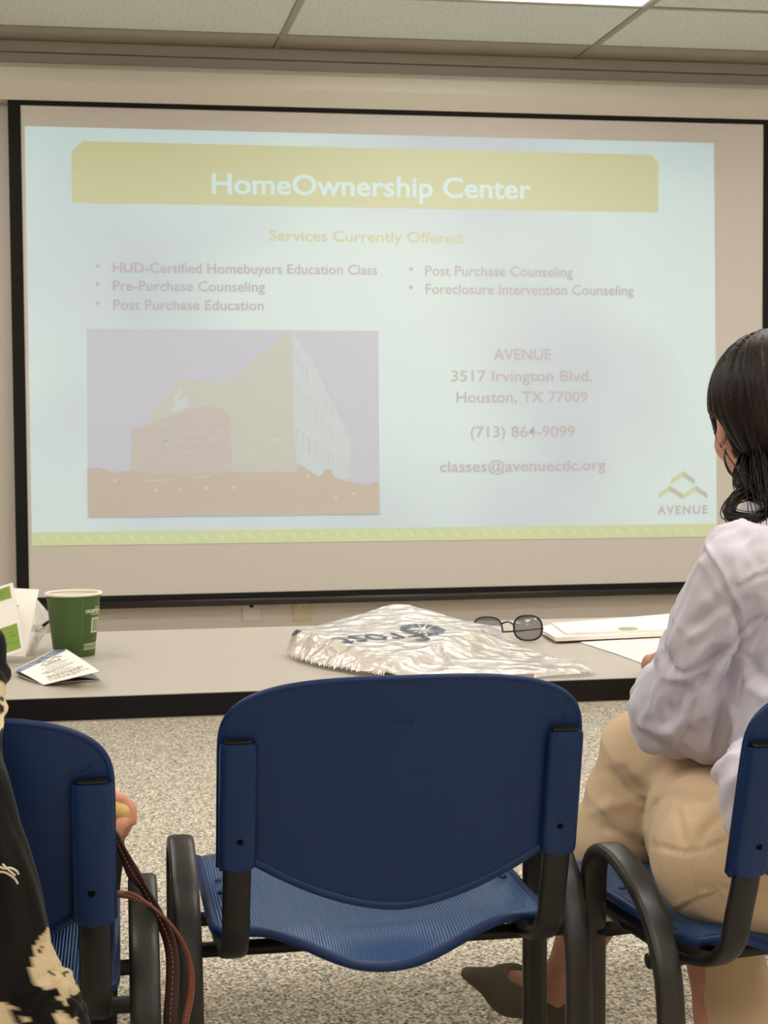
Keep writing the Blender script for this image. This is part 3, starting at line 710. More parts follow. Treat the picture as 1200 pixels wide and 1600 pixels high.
# hollow the cuffs
tr.cone(V3(.766, 2.517, .352), V3(.758, 2.523, .322), .046, .050, 0, True); tr.cone(V3(.972, 2.365, .185), V3(.974, 2.36, .14), .056, .07, 0, True)
V, Q = tr.mesh(); V = smooth_v(V, Q, 2); Nn = normals(V, Q)
A = ortho(kR-hipR); dsp = .0040*ridged(V, ortho(FW+V3(.6, 0, .5)), (5, 16, 16), 3)*sstep(V[:, 2], .3, .45)
def bumpat(c, r): return np.exp(-((np.linalg.norm(V-np.array(c), axis=1)/r)**2))
dsp += .006*bumpat(kR+V3(0, -.04, -.09), .09)*ridged(V, ortho(V3(-.8, .2, -.35)), (3, 3, 34), 5)      # folds behind the raised knee
dsp += .006*bumpat(V3(.80, 2.22, .60), .09)*ridged(V, ortho(V3(.25, .2, 1)), (4, 26, 26), 8)
def groove(p0, nrm, w_=.0035, a=.0035):
    nrm = np.array(nrm, float); nrm /= np.linalg.norm(nrm); d = (V-np.array(p0))@nrm; return -a*np.exp(-(d/w_)**2)
m1 = (V[:, 1] < 2.34)
dsp += groove((.80, 2.2, .547), (-.10, 0, 1))*m1*sstep(V[:, 0], .78, .80)          # side seam across the hip
dsp += groove((.868, 2.10, .5), (1, .35, .12))*m1*(V[:, 2] < .545)*(V[:, 2] > .48)
dsp += cloth_strokes(V, Nn, [([(1002, 1300), (1006, 1272), (1022, 1256), (1050, 1247), (1090, 1243), (1135, 1241)], .006, -.012),
    ([(955, 1195), (968, 1225), (990, 1248), (1012, 1256)], .006, -.007), ([(975, 1190), (985, 1220), (1003, 1243)], .005, -.004),
    ([(1003, 1318), (1040, 1324), (1075, 1332), (1105, 1326), (1135, 1312)], .0025, -.004), ([(1086, 1336), (1083, 1362), (1089, 1398)], .0022, -.003),
    ([(1058, 1413), (1085, 1400), (1122, 1388), (1130, 1398)], .0022, .004), ([(1062, 1418), (1088, 1405), (1122, 1394)], .003, -.004),
    ([(1060, 1262), (1066, 1300), (1070, 1326)], .006, -.004), ([(1130, 1270), (1100, 1300), (1092, 1322)], .006, -.005), ([(1075, 1250), (1082, 1285)], .004, -.003),
    ([(935, 1290), (965, 1300), (1000, 1320)], .007, -.004), ([(925, 1330), (960, 1345)], .006, -.003), ([(960, 1245), (940, 1270)], .007, .003),
    ([(1085, 1190), (1135, 1206)], .0025, .003), ([(1050, 1195), (1000, 1215)], .008, -.003)], 2.2)
V = V+Nn*dsp[:, None]; trousers = np_obj('trousers', V, Q, M_pants, woman)
# shirt
st = SDF((.66, 1.96, .50), (1.36, 2.72, 1.11), .0045)
st.ell(V3(1.012, 2.17, .885), (.155, .106, .165), TA, 0); st.ell(V3(1.0, 2.14, .72), (.143, .108, .17), TA, .05)
st.ell(V3(.985, 2.125, .61), (.160, .128, .090), TA, .03)
st.cone(V3(.94, 2.07, .72), np.array(at(1172, 1215, 2.045)), .06, .036, .03); st.cone(np.array(at(1172, 1215, 2.045)), np.array(at(1166, 1285, 2.03)), .036, .020, .02)
st.cone(V3(1.03, 2.06, .64), V3(1.06, 2.07, .53), .07, .05, .03)   # shirt tails
st.cone(V3(.868, 2.11, .972), neck0+V3(0, 0, -.012), .050, .058, .03); st.cone(shR, neck0, .054, .060, .04)
st.chain([V3(.858, 2.10, .965), V3(.846, 2.165, .86), V3(.850, 2.24, .765)], [.052, .058, .062], .014)
st.chain([V3(.850, 2.24, .765), V3(.850, 2.315, .737), V3(.862, 2.37, .742), V3(.902, 2.48, .758)], [.062, .060, .054, .042], .02)
st.cone(V3(.862, 2.19, .80), V3(.872, 2.24, .715), .056, .036, .03)                                 # cloth hanging from the elbow
st.cone(V3(.812, 2.30, .74), V3(.806, 2.31, .695), .030, .010, .015)
st.chain([shR, elR, V3(1.14, 2.56, .765)], [.064, .066, .046], .03)
st.cone(neck0+V3(0, 0, -.02), neck0+V3(-.008, .03, .045), .062, .056, .02)                         # collar stand
st.cone(neck0+V3(-.010, .045, .075), neck0+V3(-.015, .06, .12), .050, .060, .0, True)
V, Q = st.mesh(); V = smooth_v(V, Q, 2); Nn = normals(V, Q)
armw = 1-sstep((V-np.array([.885, 2.10, .9]))@np.array([.93, .2, -.12]), -.015, .03)
ax1 = elL-shL
dsp = armw*(.0075*ridged(V, ortho(ax1), (5, 30, 30), 11)+.004*ridged(V, ortho(ax1+V3(.0, -.1, .1)), (9, 48, 48), 12))
dsp += (1-armw)*(.006*ridged(V, ortho(V3(-.75, .1, -.6)), (5, 22, 26), 21)*(1-sstep(V[:, 2], .93, .97))+.003*ridged(V, ortho(V3(-.3, 0, 1)), (8, 36, 36), 22)*(1-sstep(V[:, 2], .9, .96)))
dsp += armw*.010*bumpat(V3(.80, 2.24, .80), .10)*ridged(V, ortho(V3(.1, .2, 1)), (3, 24, 24), 31)
# armhole seam with puckers, yoke seam
pn = np.array([.80, .30, -.42]); pn /= np.linalg.norm(pn); dd = (V-np.array([.893, 2.06, .93]))@pn
reg = (V[:, 1] < 2.25)*(V[:, 2] > .80)*(V[:, 0] < 1.0)
pk = .5+.5*np.sin((V@np.array([.4, .2, .9]))*2*math.pi/.012)
dsp += reg*(-.0045*np.exp(-((dd+.004)/.0035)**2)+(.0025+.0018*pk)*np.exp(-((dd-.004)/.005)**2))
d2 = V[:, 2]-(.905+.10*(V[:, 0]-1.0)); dsp += (V[:, 1] < 2.16)*(dd > .004)*(-.003*np.exp(-(d2/.0035)**2)+.0015*np.exp(-((d2-.008)/.004)**2))
dsp += cloth_strokes(V, Nn, [([(1086, 838), (1108, 868), (1130, 905), (1148, 945), (1156, 985), (1156, 1020)], .0035, -.007), ([(1093, 834), (1115, 864), (1137, 902), (1155, 943), (1162, 985)], .003, .004),
    ([(1156, 1010), (1150, 1040), (1138, 1075), (1128, 1110), (1122, 1150), (1120, 1180)], .007, -.022),
    ([(1158, 912), (1180, 903), (1210, 890)], .003, -.005), ([(1158, 908), (1180, 898), (1210, 885)], .003, .003),
    ([(1145, 935), (1115, 950), (1080, 985)], .008, -.006), ([(1150, 965), (1110, 1010), (1065, 1075)], .009, .007), ([(1152, 985), (1120, 1045), (1095, 1110)], .008, .006), ([(1130, 1010), (1095, 1070), (1080, 1120)], .007, -.006),
    ([(1062, 870), (1050, 930), (1044, 985)], .006, -.004), ([(1082, 860), (1085, 900), (1075, 940)], .006, -.003), ([(1100, 880), (1110, 920), (1128, 940)], .007, -.004),
    ([(1045, 975), (1036, 1030), (1030, 1090)], .0035, -.004), ([(1056, 975), (1050, 1040), (1048, 1110)], .0035, -.004), ([(1034, 990), (1024, 1040), (1016, 1095)], .003, -.003), ([(1068, 990), (1064, 1050), (1062, 1100)], .0035, -.0035),
    ([(1004, 1115), (1030, 1140), (1058, 1135), (1075, 1115)], .006, .007), ([(1004, 1132), (1034, 1156), (1066, 1152), (1085, 1130)], .006, -.008),
    ([(1165, 1015), (1185, 1050), (1215, 1070)], .007, -.006), ([(1160, 1040), (1180, 1075), (1210, 1095)], .008, .006), ([(1140, 1085), (1160, 1110)], .006, -.004), ([(1172, 925), (1165, 960), (1168, 990)], .006, -.004), ([(1190, 920), (1186, 960)], .006, .004),
    ([(1128, 1150), (1150, 1190)], .006, .003)], 2.12)
V = V+Nn*dsp[:, None]; shirt = np_obj('shirt', V, Q, M_shirt, woman)
# collar leaves
g = G(); ring = []
for i in range(25):
    a = math.pi*(.05+1.9*i/24)-math.pi/2*1.0; c = neck0+V3(-.010, .035, .05); r = .062
    ring.append((c+RT*r*math.cos(a)+FW*r*.95*math.sin(a)+UP*(.004+.01*math.sin(a)), c+RT*(r+.016)*math.cos(a)+FW*(r+.014)*math.sin(a)+UP*(-.032+.01*math.sin(a))))
vs = []; fs = []
for i, (p, q) in enumerate(ring):
    n_ = (np.array(q)-p); m_ = (p+q)/2+V3(0, 0, .006)
    vs += [p-UP*.001, p+UP*.003, m_+UP*.001, q, q-UP*.003, m_-UP*.006]
for i in range(24):
    for j in range(6): a = i*6+j; b = i*6+(j+1) % 6; fs.append((a, b, b+6, a+6))
fs += [tuple(range(5, -1, -1)), tuple(24*6+j for j in range(6))]
g.add(vs, fs); attach(g.obj('collar', M_shirt, smooth=True), woman)
# shoes
def shoe(an, fd, hl, parent=woman):
    heel, ball, toe, dn = hl; fd = fd/np.linalg.norm(fd); S = SDF(np.minimum(heel, toe)-.09, np.maximum(heel, toe)+.09, .0032)
    tip = an+fd*.215+dn*.050
    S.cone(heel, ball, .034, .040, 0); S.cone(ball, tip, .038, .012, .02); S.cone(heel-dn*.01, heel, .032, .034, .01)
    S.cone(an+fd*.0-dn*.03, an+fd*.085-dn*.0, .052, .034, .0, True)     # opening
    S.cone(an-fd*.01-dn*.02, an+fd*.02+dn*.012, .034, .030, .0, True)
    V, Q = S.mesh(); V = smooth_v(V, Q, 1); o = np_obj('shoe', V, Q, M_shoe, woman)
    g = G(); sd = np.cross(fd, dn); pts = []
    for i in range(28):
        a = 2*math.pi*i/28; c = an+fd*.035+dn*.028
        pts.append(c+fd*.082*math.cos(a)+sd*.030*math.sin(a)+dn*(.008*math.cos(a)))
    g.tube(pts, .0028, 6, closed=True); attach(g.obj('shoe_binding', M_shoein, smooth=True), o)
shoe(aR, fdR, fR); shoe(aL, V3(-.3, .9, 0), fL)
# hair: cap, grooved along the comb direction
hr = SDF((.83, 2.12, 1.00), (1.12, 2.42, 1.31), .003)
hr.ell(hp(0, -.012, .020), (.086, .102, .103), HAX, 0); hr.ell(hp(.008, -.070, -.040), (.058, .05, .062), HAX, .03)
hr.cone(hp(.02, -.088, -.055), hp(.03, -.098, -.10), .040, .026, .02)
hr.ell(hp(0, .118, -.045), (.075, .085, .085), HAX, .01, True)        # face opening
for s_ in (-1, 1): hr.ell(hp(s_*.085, .010, -.040), (.030, .036, .048), HAX, .006, True)
V, Q = hr.mesh(); V = smooth_v(V, Q, 1); Nn = normals(V, Q)
rel = V-hp(.0, -.03, .02); th = np.arctan2(rel@HF, rel@HR)+1.5*(rel@HU)
rr_ = np.linalg.norm(rel, axis=1); wv = np.stack([th*9+rr_*6, rr_*9, th*0], 1); wv2 = np.stack([th*30+rr_*10, rr_*16, th*0], 1)
V = V+Nn*(.0022*(1-2*np.abs(value_noise(wv, 4)))+.0010*(1-2*np.abs(value_noise(wv2, 6))))[:, None]
hair = np_obj('hair', V, Q, M_hair, woman)
def curl(pts, r0, r1, n=9, spread=.008, seed=0):
    rn = random.Random(seed); g = G(); base = catmull([Vector(p) for p in pts], 8); m = len(base)
    for k in range(n):
        o1 = Vector((rn.gauss(0, 1), rn.gauss(0, 1), rn.gauss(0, 1)))*spread*.5; ph = rn.uniform(0, 6.28); pp = []; rs = []
        for i, p in enumerate(base):
            t = i/(m-1); pp.append(p+o1*(1-.35*t)+Vector((math.sin(ph+t*5), math.cos(ph+t*4), math.sin(ph*2+t*6)))*spread*.25); rs.append(r0*(1-t)+r1*t)
        g.tube(pp, rs, 5)
    return g
def hpx(pts): return [at(x, y, Y) for x, y, Y in pts]
def lock(name, pts, w_, h_, seed, n=70, spread=.012):
    base = catmull([Vector(p) for p in hpx(pts)], 8); m = len(base); g = G()
    g.sweep(base, w_, h_, side=(.3, -.2, 1), n=20, e=2.0, rs=[min(1, .35+i*.12)*min(1, .25+(m-1-i)*.06) for i in range(m)])
    gg = curl(hpx(pts), .0011, .0005, n, spread, seed); g.add(gg.v, gg.f); attach(g.obj(name, M_hair, smooth=True), woman)
lock('hair_curl', [(1196, 715, 2.25), (1182, 745, 2.20), (1172, 768, 2.17), (1150, 778, 2.145), (1139, 795, 2.13), (1143, 808, 2.12), (1165, 813, 2.10), (1188, 808, 2.10), (1202, 795, 2.12)], .015, .011, 1, 60, .010)
lock('ponytail', [(1195, 690, 2.27), (1199, 735, 2.19), (1207, 780, 2.13), (1215, 850, 2.08)], .036, .022, 2, 90, .030)
lock('hair_curl', [(1172, 705, 2.27), (1162, 735, 2.215), (1164, 757, 2.18), (1178, 772, 2.16), (1196, 775, 2.14), (1210, 760, 2.14)], .017, .011, 5, 50, .012)
for k, pts in enumerate(([(1133, 704, 2.22), (1132, 720, 2.20), (1139, 737, 2.18), (1149, 746, 2.17), (1160, 757, 2.16), (1175, 768, 2.15)], [(1149, 745, 2.18), (1148, 757, 2.17), (1156, 770, 2.16), (1170, 778, 2.15), (1188, 776, 2.15)])):
    g = curl(hpx(pts), .0009, .0006, 4, .0015, 8+k); attach(g.obj('loose_strand', M_hair, smooth=True), woman)

# ------------------------------------------------------------------ the person at the left edge: black cardigan with cream flowers
M_knit = mat('black_knit', '16130f', .95, .1, sheen=.15)
_at = N(M_knit, 'ShaderNodeVertexColor'); _at.layer_name = 'pattern'
_mx = N(M_knit, 'ShaderNodeMix', data_type='RGBA'); _mx.inputs[6].default_value = lin('14110f'); _mx.inputs[7].default_value = lin('cdb893')
L(M_knit, _at, 'Color', _mx, 0); L(M_knit, _mx, 2, B(M_knit), 'Base Color')
bump(M_knit, noise(M_knit, 260, 3, .6), 'Fac', .002, .5)
man = empty('person', (-.30, 1.95, 0), 0, 'person at the left edge in a black knit cardigan patterned with cream flowers', 'person')
YD = 1.73
edge_px = [(-40, 985), (-8, 995), (6, 1008), (14, 1021), (17, 1040), (17, 1066), (22, 1080), (21, 1092), (15, 1108), (14, 1118), (18, 1130), (17, 1145), (19, 1180), (28, 1222), (39, 1281), (52, 1314), (70, 1366), (88, 1425), (95, 1448), (104, 1490), (114, 1525), (128, 1561), (138, 1590), (146, 1640), (150, 1700), (150, 1760)]
g = G(); rings = []
E_ = [at(x, y, YD) for x, y in edge_px]; zz = [p.z for p in E_]; NR = 230
for i in range(NR):
    z = E_[0].z+(E_[-1].z-E_[0].z)*i/(NR-1); xe = np.interp(-z, [-q for q in zz], [q.x for q in E_])
    below = float(sstep(np.array(-z), -.90, -.80)); yc = 1.90*(1-below)+YD*below; xe2 = (xe)*(yc/YD if below < 1 else 1)
    xe = xe*(1+(yc/YD-1)); dep = .10*(1-below)+.055*below; hw = .20+.02*math.sin(i*.05); xc = xe-hw; row = []
    for j in range(120):
        a = 2*math.pi*j/120; c, q = math.cos(a), math.sin(a)
        row.append((xc+hw*math.copysign(abs(c)**.75, c), yc+dep*math.copysign(abs(q)**.9, q), z))
    rings.append(row)
g.loft(rings); V = np.array(g.v); me = g.mesh('cardigan')
# soft folds
nn = np.zeros(len(V)*3); me.vertices.foreach_get('normal', nn) if False else None
Vn = np.array([v.normal[:] for v in me.vertices]); dsp = .010*ridged(V, ortho(V3(.35, 0, -1)), (4, 13, 13), 41)+.004*ridged(V, ortho(V3(.3, 0, -1)), (6, 34, 34), 42)
PX = []
r_, u_, f_ = np.array(CR), np.array(CU), np.array(CF)
Dv = V-np.array(CO); zc_ = Dv@f_; PXx = 600+F_PX*(Dv@r_)/zc_; PXy = 800-F_PX*(Dv@u_)/zc_
def inpoly(x, y, poly):
    c = np.zeros(len(x), bool); n = len(poly)
    for i in range(n):
        x1, y1 = poly[i]; x2, y2 = poly[(i+1) % n]
        if y1 == y2: continue
        m = ((y1 > y) != (y2 > y)) & (x < (x2-x1)*(y-y1)/(y2-y1)+x1); c ^= m
    return c
def zz_(a, b): return a+b
# flower motifs knitted into the cloth, measured on the cloth's own surface (x, z)
polys = [[(-60, 1052), (0, 1060), (14, 1068), (30, 1085), (22, 1104), (12, 1120), (26, 1132), (22, 1150), (8, 1140), (0, 1128), (-60, 1120)],
         [(92, 1444), (100, 1452), (105, 1480), (108, 1510), (119, 1542), (124, 1550), (116, 1555), (104, 1562), (106, 1572), (92, 1562), (92, 1550), (82, 1540), (80, 1546), (66, 1550), (58, 1538), (52, 1524), (58, 1500), (66, 1478), (74, 1462), (84, 1450)],
         [(-40, 1590), (-10, 1570), (6, 1570), (20, 1573), (24, 1586), (22, 1600), (30, 1606), (38, 1588), (46, 1610), (40, 1660), (-20, 1680)],
         [(84, 1584), (92, 1578), (104, 1584), (110, 1592), (122, 1588), (124, 1600), (118, 1640), (90, 1640), (88, 1600)],
         [(-90, 1180), (-40, 1170), (-20, 1230), (-50, 1300), (-95, 1280)]]
jx = 2.2*value_noise(V*90, 51); jy = 2.2*value_noise(V*90, 52); pat = np.zeros(len(V)); front = V[:, 1] < 1.93
for pl in polys: pat = np.maximum(pat, (inpoly(PXx+jx, PXy+jy, pl)))
for pl in ([(0, 1080), (12, 1090), (11, 1094), (-2, 1086)], [(-4, 1092), (10, 1100), (13, 1106), (9, 1108), (-4, 1098)], [(68, 1488), (80, 1476), (82, 1478), (70, 1494)], [(84, 1520), (89, 1518), (88, 1526), (84, 1528)], [(98, 1524), (106, 1514), (108, 1520), (102, 1528)]):
    pat[inpoly(PXx, PXy, pl)] = 0
pat = pat*front
rib = (PXy > 1536-(PXx-60)*.55)*(PXx > 30); dsp = np.where(rib, .0022*np.sin((PXx-.25*PXy)*1.5), dsp)
dsp += .004*np.exp(-((PXy-(1538-(PXx-60)*.55))/5)**2)*(PXx > 45)
V2 = V+Vn*dsp[:, None]; me.vertices.foreach_set('co', V2.ravel())
col = me.color_attributes.new('pattern', 'FLOAT_COLOR', 'POINT'); cc = np.ones((len(V), 4)); cc[:, :3] = pat[:, None]; col.data.foreach_set('color', cc.ravel())
bm = bmesh.new(); bm.from_mesh(me); bmesh.ops.recalc_face_normals(bm, faces=bm.faces); bm.to_mesh(me); bm.free()
card = link('cardigan', me, M_knit, None, True); attach(card, man)
M_thread = mat('cream_thread', 'd8cbb0', .8)
for pts in ([(-6, 1352), (6, 1357), (16, 1356), (26, 1361), (29, 1366)], [(0, 1362), (10, 1364), (22, 1372), (28, 1381)], [(4, 1350), (12, 1358), (24, 1368)]):
    g = G(); g.tube(catmull([at(x, y, YD-.062) for x, y in pts], 4), .0011, 6); attach(g.obj('thread_tuft', M_thread, smooth=True), card)
# body
cf = V3(.12, .99, 0); cr = V3(.99, -.12, 0)
pb = SDF((-.66, 1.72, 0), (.14, 2.75, 1.36), .006); hc = V3(-.45, 2.02, 1.17); CA = np.array([cr, cf, UP])
def h2(r, f, u): return hc+cr*r+cf*f+UP*u
pb.ell(h2(0, 0, .02), (.074, .094, .092), CA, 0); pb.ell(h2(0, .032, -.04), (.057, .062, .078), CA, .03); pb.cone(h2(0, .09, 0), h2(0, .108, -.03), .008, .014, .012)
for s_ in (-1, 1):
    pb.ell(h2(s_*.077, -.002, -.012), (.009, .018, .032), CA, .006); pb.ell(h2(s_*.031, .094, .010), (.014, .012, .010), CA, .006, True)
pb.cone(V3(-.44, 1.98, 1.0), h2(0, -.015, -.06), .056, .052, .03)
for q in (V3(-.60, 1.99, .93), V3(-.26, 1.97, .93)): pb.cone(V3(-.43, 1.98, .97), q, .06, .055, .04)
pb.ell(V3(-.42, 1.99, .82), (.16, .095, .16), CA, .04); pb.ell(V3(-.36, 2.0, .66), (.15, .095, .15), CA, .05); pb.ell(V3(-.27, 2.02, .585), (.17, .10, .10), CA, .05)
wr2 = at(160, 1288, 2.17); wr2 = np.array(wr2)
pb.chain([V3(-.26, 1.97, .93), V3(-.17, 2.03, .72), wr2], [.050, .042, .026], .02); pb.chain([V3(-.60, 1.99, .93), V3(-.60, 2.18, .72), V3(-.45, 2.4, .77)], [.05, .042, .026], .02)
hand(pb, V3(-.45, 2.4, .77), V3(.2, 1, -.1), UP, .3)
pb.chain([V3(-.18, 2.03, .565), V3(-.025, 2.40, .55), V3(-.03, 2.42, .30), V3(-.03, 2.44, .08)], [.08, .058, .052, .035], .02)
pb.chain([V3(-.34, 2.05, .565), V3(-.30, 2.45, .55), V3(-.30, 2.50, .30), V3(-.30, 2.50, .08)], [.08, .058, .052, .035], .02)
pb.chain([V3(-.03, 2.42, .06), V3(-.02, 2.58, .04)], [.035, .025], .02); pb.chain([V3(-.30, 2.48, .06), V3(-.29, 2.64, .04)], [.035, .025], .02)
# the hand that shows beyond the chair: palm, curled fingers round the held piece
def hp2(x, y, Y): return np.array(at(x, y, Y))
palm = hp2(176, 1278, 2.165)
pb.cone(wr2, palm, .026, .028, .015); pb.cone(hp2(170, 1262, 2.17), hp2(174, 1294, 2.16), .022, .020, .01)
for pts, rs in ((((178, 1247), (192, 1250), (205, 1264), (207, 1282)), (.0105, .0095, .0085, .0078)),
                (((176, 1254), (188, 1262), (196, 1272), (197, 1290)), (.0105, .0095, .0085, .0075)),
                (((172, 1262), (182, 1276), (189, 1284), (186, 1300)), (.0105, .0095, .0085, .0075)),
                (((168, 1270), (174, 1288), (180, 1298), (172, 1306)), (.0095, .0085, .0075, .007))):
    dY = {1247: 2.150, 1254: 2.185, 1262: 2.205, 1270: 2.22}[pts[0][1]]
    P_ = [hp2(x, y, dY-.004*k) for k, (x, y) in enumerate(pts)]
    for k in range(3): pb.cone(P_[k], P_[k+1], rs[k], rs[k+1], .003)
P_ = [hp2(168, 1296, 2.135), hp2(182, 1296, 2.130), hp2(190, 1286, 2.128)]; pb.cone(P_[0], P_[1], .0125, .0115, .008); pb.cone(P_[1], P_[2], .011, .009, .004)
V, Q = pb.mesh(); V = smooth_v(V, Q, 1); M_skin2 = mat('skin_light', 'd99a7c', .5, .4); B(M_skin2).inputs['Subsurface Weight'].default_value = .12; B(M_skin2).inputs['Subsurface Scale'].default_value = .01
np_obj('body', V, Q, M_skin2, man)
for s_ in (-1, 1):
    c = h2(s_*.031, .0795, .010); g2 = SDF(c-.02, c+.02, .002); g2.ell(c, (.012,)*3, None, 0); V, Q = g2.mesh(); np_obj('eye', V, Q, M_eye, man)
M_dark = mat('dark_trousers', '1a1a1e', .85, .2)
pt = SDF((-.60, 1.80, .08), (.16, 2.62, .75), .007)
pt.ell(V3(-.27, 2.02, .585), (.185, .115, .11), CA, 0)
pt.chain([V3(-.18, 2.03, .57), V3(-.03, 2.40, .555), V3(-.03, 2.42, .14)], [.09, .070, .055], .02); pt.chain([V3(-.34, 2.05, .57), V3(-.30, 2.45, .555), V3(-.30, 2.50, .14)], [.09, .070, .055], .02)
V, Q = pt.mesh(); np_obj('trousers', smooth_v(V, Q, 1), Q, M_dark, man)
tp = SDF((-.70, 1.80, .50), (.02, 2.45, 1.08), .007)
tp.ell(V3(-.42, 1.99, .82), (.175, .115, .17), CA, 0); tp.ell(V3(-.36, 2.0, .66), (.17, .115, .15), CA, .04)
for q in (V3(-.60, 1.99, .93), V3(-.26, 1.97, .93)): tp.cone(V3(-.43, 1.98, .97), q, .068, .062, .04)
tp.chain([V3(-.26, 1.97, .93), V3(-.17, 2.03, .72), wr2+(V3(-.17, 2.03, .72)-wr2)*.2], [.064, .056, .036], .02); tp.chain([V3(-.60, 1.99, .93), V3(-.60, 2.18, .72), V3(-.47, 2.37, .77)], [.062, .055, .036], .02)
V, Q = tp.mesh(); o = np_obj('sleeves', smooth_v(V, Q, 1), Q, mat('black_knit_plain', '16130f', .95, .1), man)
hs = SDF((-.60, 1.85, .95), (-.28, 2.18, 1.32), .006); hs.ell(h2(0, -.012, .022), (.090, .106, .106), CA, 0); hs.ell(h2(0, -.06, -.06), (.085, .06, .10), CA, .03); hs.ell(h2(0, .125, -.04), (.075, .09, .09), CA, .01, True)
V, Q = hs.mesh(); np_obj('hair', smooth_v(V, Q, 1), Q, M_hair, man)
# held piece
M_yel = mat('pale_yellow', 'd8b56a', .5); c = hp2(184, 1269, 2.150)
S = SDF(c-.04, c+.04, .0025); S.cone(hp2(172, 1266, 2.150), hp2(190, 1270, 2.140), .0185, .0135, 0); V, Q = S.mesh(); o = np_obj('held_item', smooth_v(V, Q, 2), Q, M_yel); tag(o, 'small pale yellow rounded item held in the hand behind the left chair', 'object')

# ------------------------------------------------------------------ handbag on the floor, its leather straps rising beside the left chair
M_leather = mat('brown_leather', '3a211b', .45, .4); M_leather2 = mat('red_brown_leather', '7a4436', .42, .45)
bag = empty('handbag', (.15, 2.0, 0), 0, 'brown leather bag on the floor, its long straps rising between the left and middle chairs', 'handbag')
g = G(); rings = []
for z, kx, ky in ((0, .94, .9), (.01, 1, 1), (.12, 1, 1.0), (.25, .95, .8), (.30, .93, .55), (.31, .90, .35)):
    rings.append([(.163+.040*kx*math.copysign(abs(math.cos(a))**.5, math.cos(a)), 1.945+.10*ky*math.copysign(abs(math.sin(a))**.5, math.sin(a)), z) for a in [2*math.pi*k/32 for k in range(32)]])
g.loft(rings); attach(g.obj('bag_body', M_leather, smooth=True), bag)
def ribbon(name, pts, w_, m, stitch=None, n=6):
    P_ = catmull([at(*p[:3]) for p in pts], n); tw = np.interp(range(len(P_)), [i*n for i in range(len(pts))], [p[3] for p in pts])
    g = G(); rings = []
    for i, p in enumerate(P_):
        t = (P_[min(i+1, len(P_)-1)]-P_[max(i-1, 0)]).normalized(); sd = CR-t*CR.dot(t); sd.normalize(); up = t.cross(sd); a = tw[i]; s2 = sd*math.cos(a)+up*math.sin(a); u2 = up*math.cos(a)-sd*math.sin(a)
        rings.append([p+s2*(w_/2*math.copysign(abs(math.cos(b))**.6, math.cos(b)))+u2*(.0018*math.copysign(abs(math.sin(b))**.6, math.sin(b))) for b in [2*math.pi*k/12 for k in range(12)]])
    g.loft(rings); o = g.obj(name, m, smooth=True); attach(o, bag)
    if stitch:
        g = G()
        for i in range(1, len(P_)-1, 1):
            a, b = Vector(P_[i]), Vector(P_[i]+(P_[i+1]-P_[i])*.5); off = -CF*.0026
            g.tube([a+off, b+off], .0005, 4)
        q = g.obj('stitching', stitch, smooth=False); q['kind'] = 'stuff'; attach(q, o)
M_st = mat('tan_stitching', 'b07a55', .7)
ribbon('strap', [(150, 1290, 2.12, 1.2), (178, 1306, 2.10, 1.2), (190, 1328, 2.08, .9), (207, 1362, 2.07, .2), (222, 1384, 2.06, .9), (243, 1422, 2.05, .6), (262, 1462, 2.04, .4), (270, 1500, 2.03, .1), (269, 1550, 2.02, 0), (266, 1600, 2.01, 0), (270, 1690, 1.99, 0), (276, 1745, 1.97, 0)], .0175, M_leather, M_st)
ribbon('strap', [(150, 1398, 2.0, .9), (184, 1397, 1.93, .9), (208, 1401, 1.915, .9), (240, 1419, 1.91, .9), (270, 1448, 1.92, .9), (291, 1486, 1.93, .7), (299, 1524, 1.94, .6), (297, 1560, 1.94, .5), (289, 1600, 1.94, .5), (280, 1680, 1.94, .5), (276, 1745, 1.94, .5)], .0095, M_leather2, M_st)

# ------------------------------------------------------------------ paper cup
M_cup = mat('green_cup_print', '46602f', .5, .4); M_cupw = mat('white_cup_paper', 'ece4d4', .6, .3)
cb = at(115, 1020, 3.12); cx_, cy_ = -.0285, 3.12; cz = .7352
cup = empty('paper_cup', (cx_, cy_, cz), 0, 'green paper cup with a white rim standing open on the table', 'cup')
rb, rt, hc_ = .0375, .0500, .1180
def ring(r, z, n=64): return [(cx_+r*math.cos(2*math.pi*k/n), cy_+r*math.sin(2*math.pi*k/n), cz+z) for k in range(n)]
rad = lambda z: rb+(rt-rb)*z/hc_
g = G(); g.loft([ring(rad(0)-.001, .0), ring(rad(0), .001), ring(rad(.06), .06), ring(rad(.112), .112)], caps=False)
attach(g.obj('cup_wall', M_cup, smooth=True), cup)
g = G(); g.loft([ring(rad(.1135)-.0012, .1135), ring(rad(.06)-.0017, .06), ring(rad(.009)-.0017, .009), ring(.001, .009)], caps=False); attach(g.obj('cup_lining', M_cupw, smooth=True), cup)
g = G(); g.tube([Vector(p) for p in ring(rt, .1145, 48)], .0028, 10, closed=True); attach(g.obj('rim', M_cupw, smooth=True), cup)
g = G(); g.box((-.0004, -.0004, .002), (.0004, .0, .108))
def on_cup(a, z, e=.0004): r = rad(z)+e; return (cx_+r*math.cos(a), cy_+r*math.sin(a), cz+z)
def cup_patch(name, a0, a1, z0, z1, m, e=.0004):
    g = G(); n = 8; vs = []; 
    for i in range(n+1):
        a = a0+(a1-a0)*i/n; vs += [on_cup(a, z0, e), on_cup(a, z1, e)]
    g.add(vs, [(2*i, 2*i+2, 2*i+3, 2*i+1) for i in range(n)]); o = g.obj(name, m); attach(o, cup); return o
M_cpt = mat('cup_cream_print', 'dcd9b8', .6); M_seam = mat('cup_seam', '5f8a5c', .6)
ACAM = math.atan2(-cy_, -cx_)   # towards the viewer
cup_patch('seam', ACAM+.33, ACAM+.345, .002, .110, M_seam)
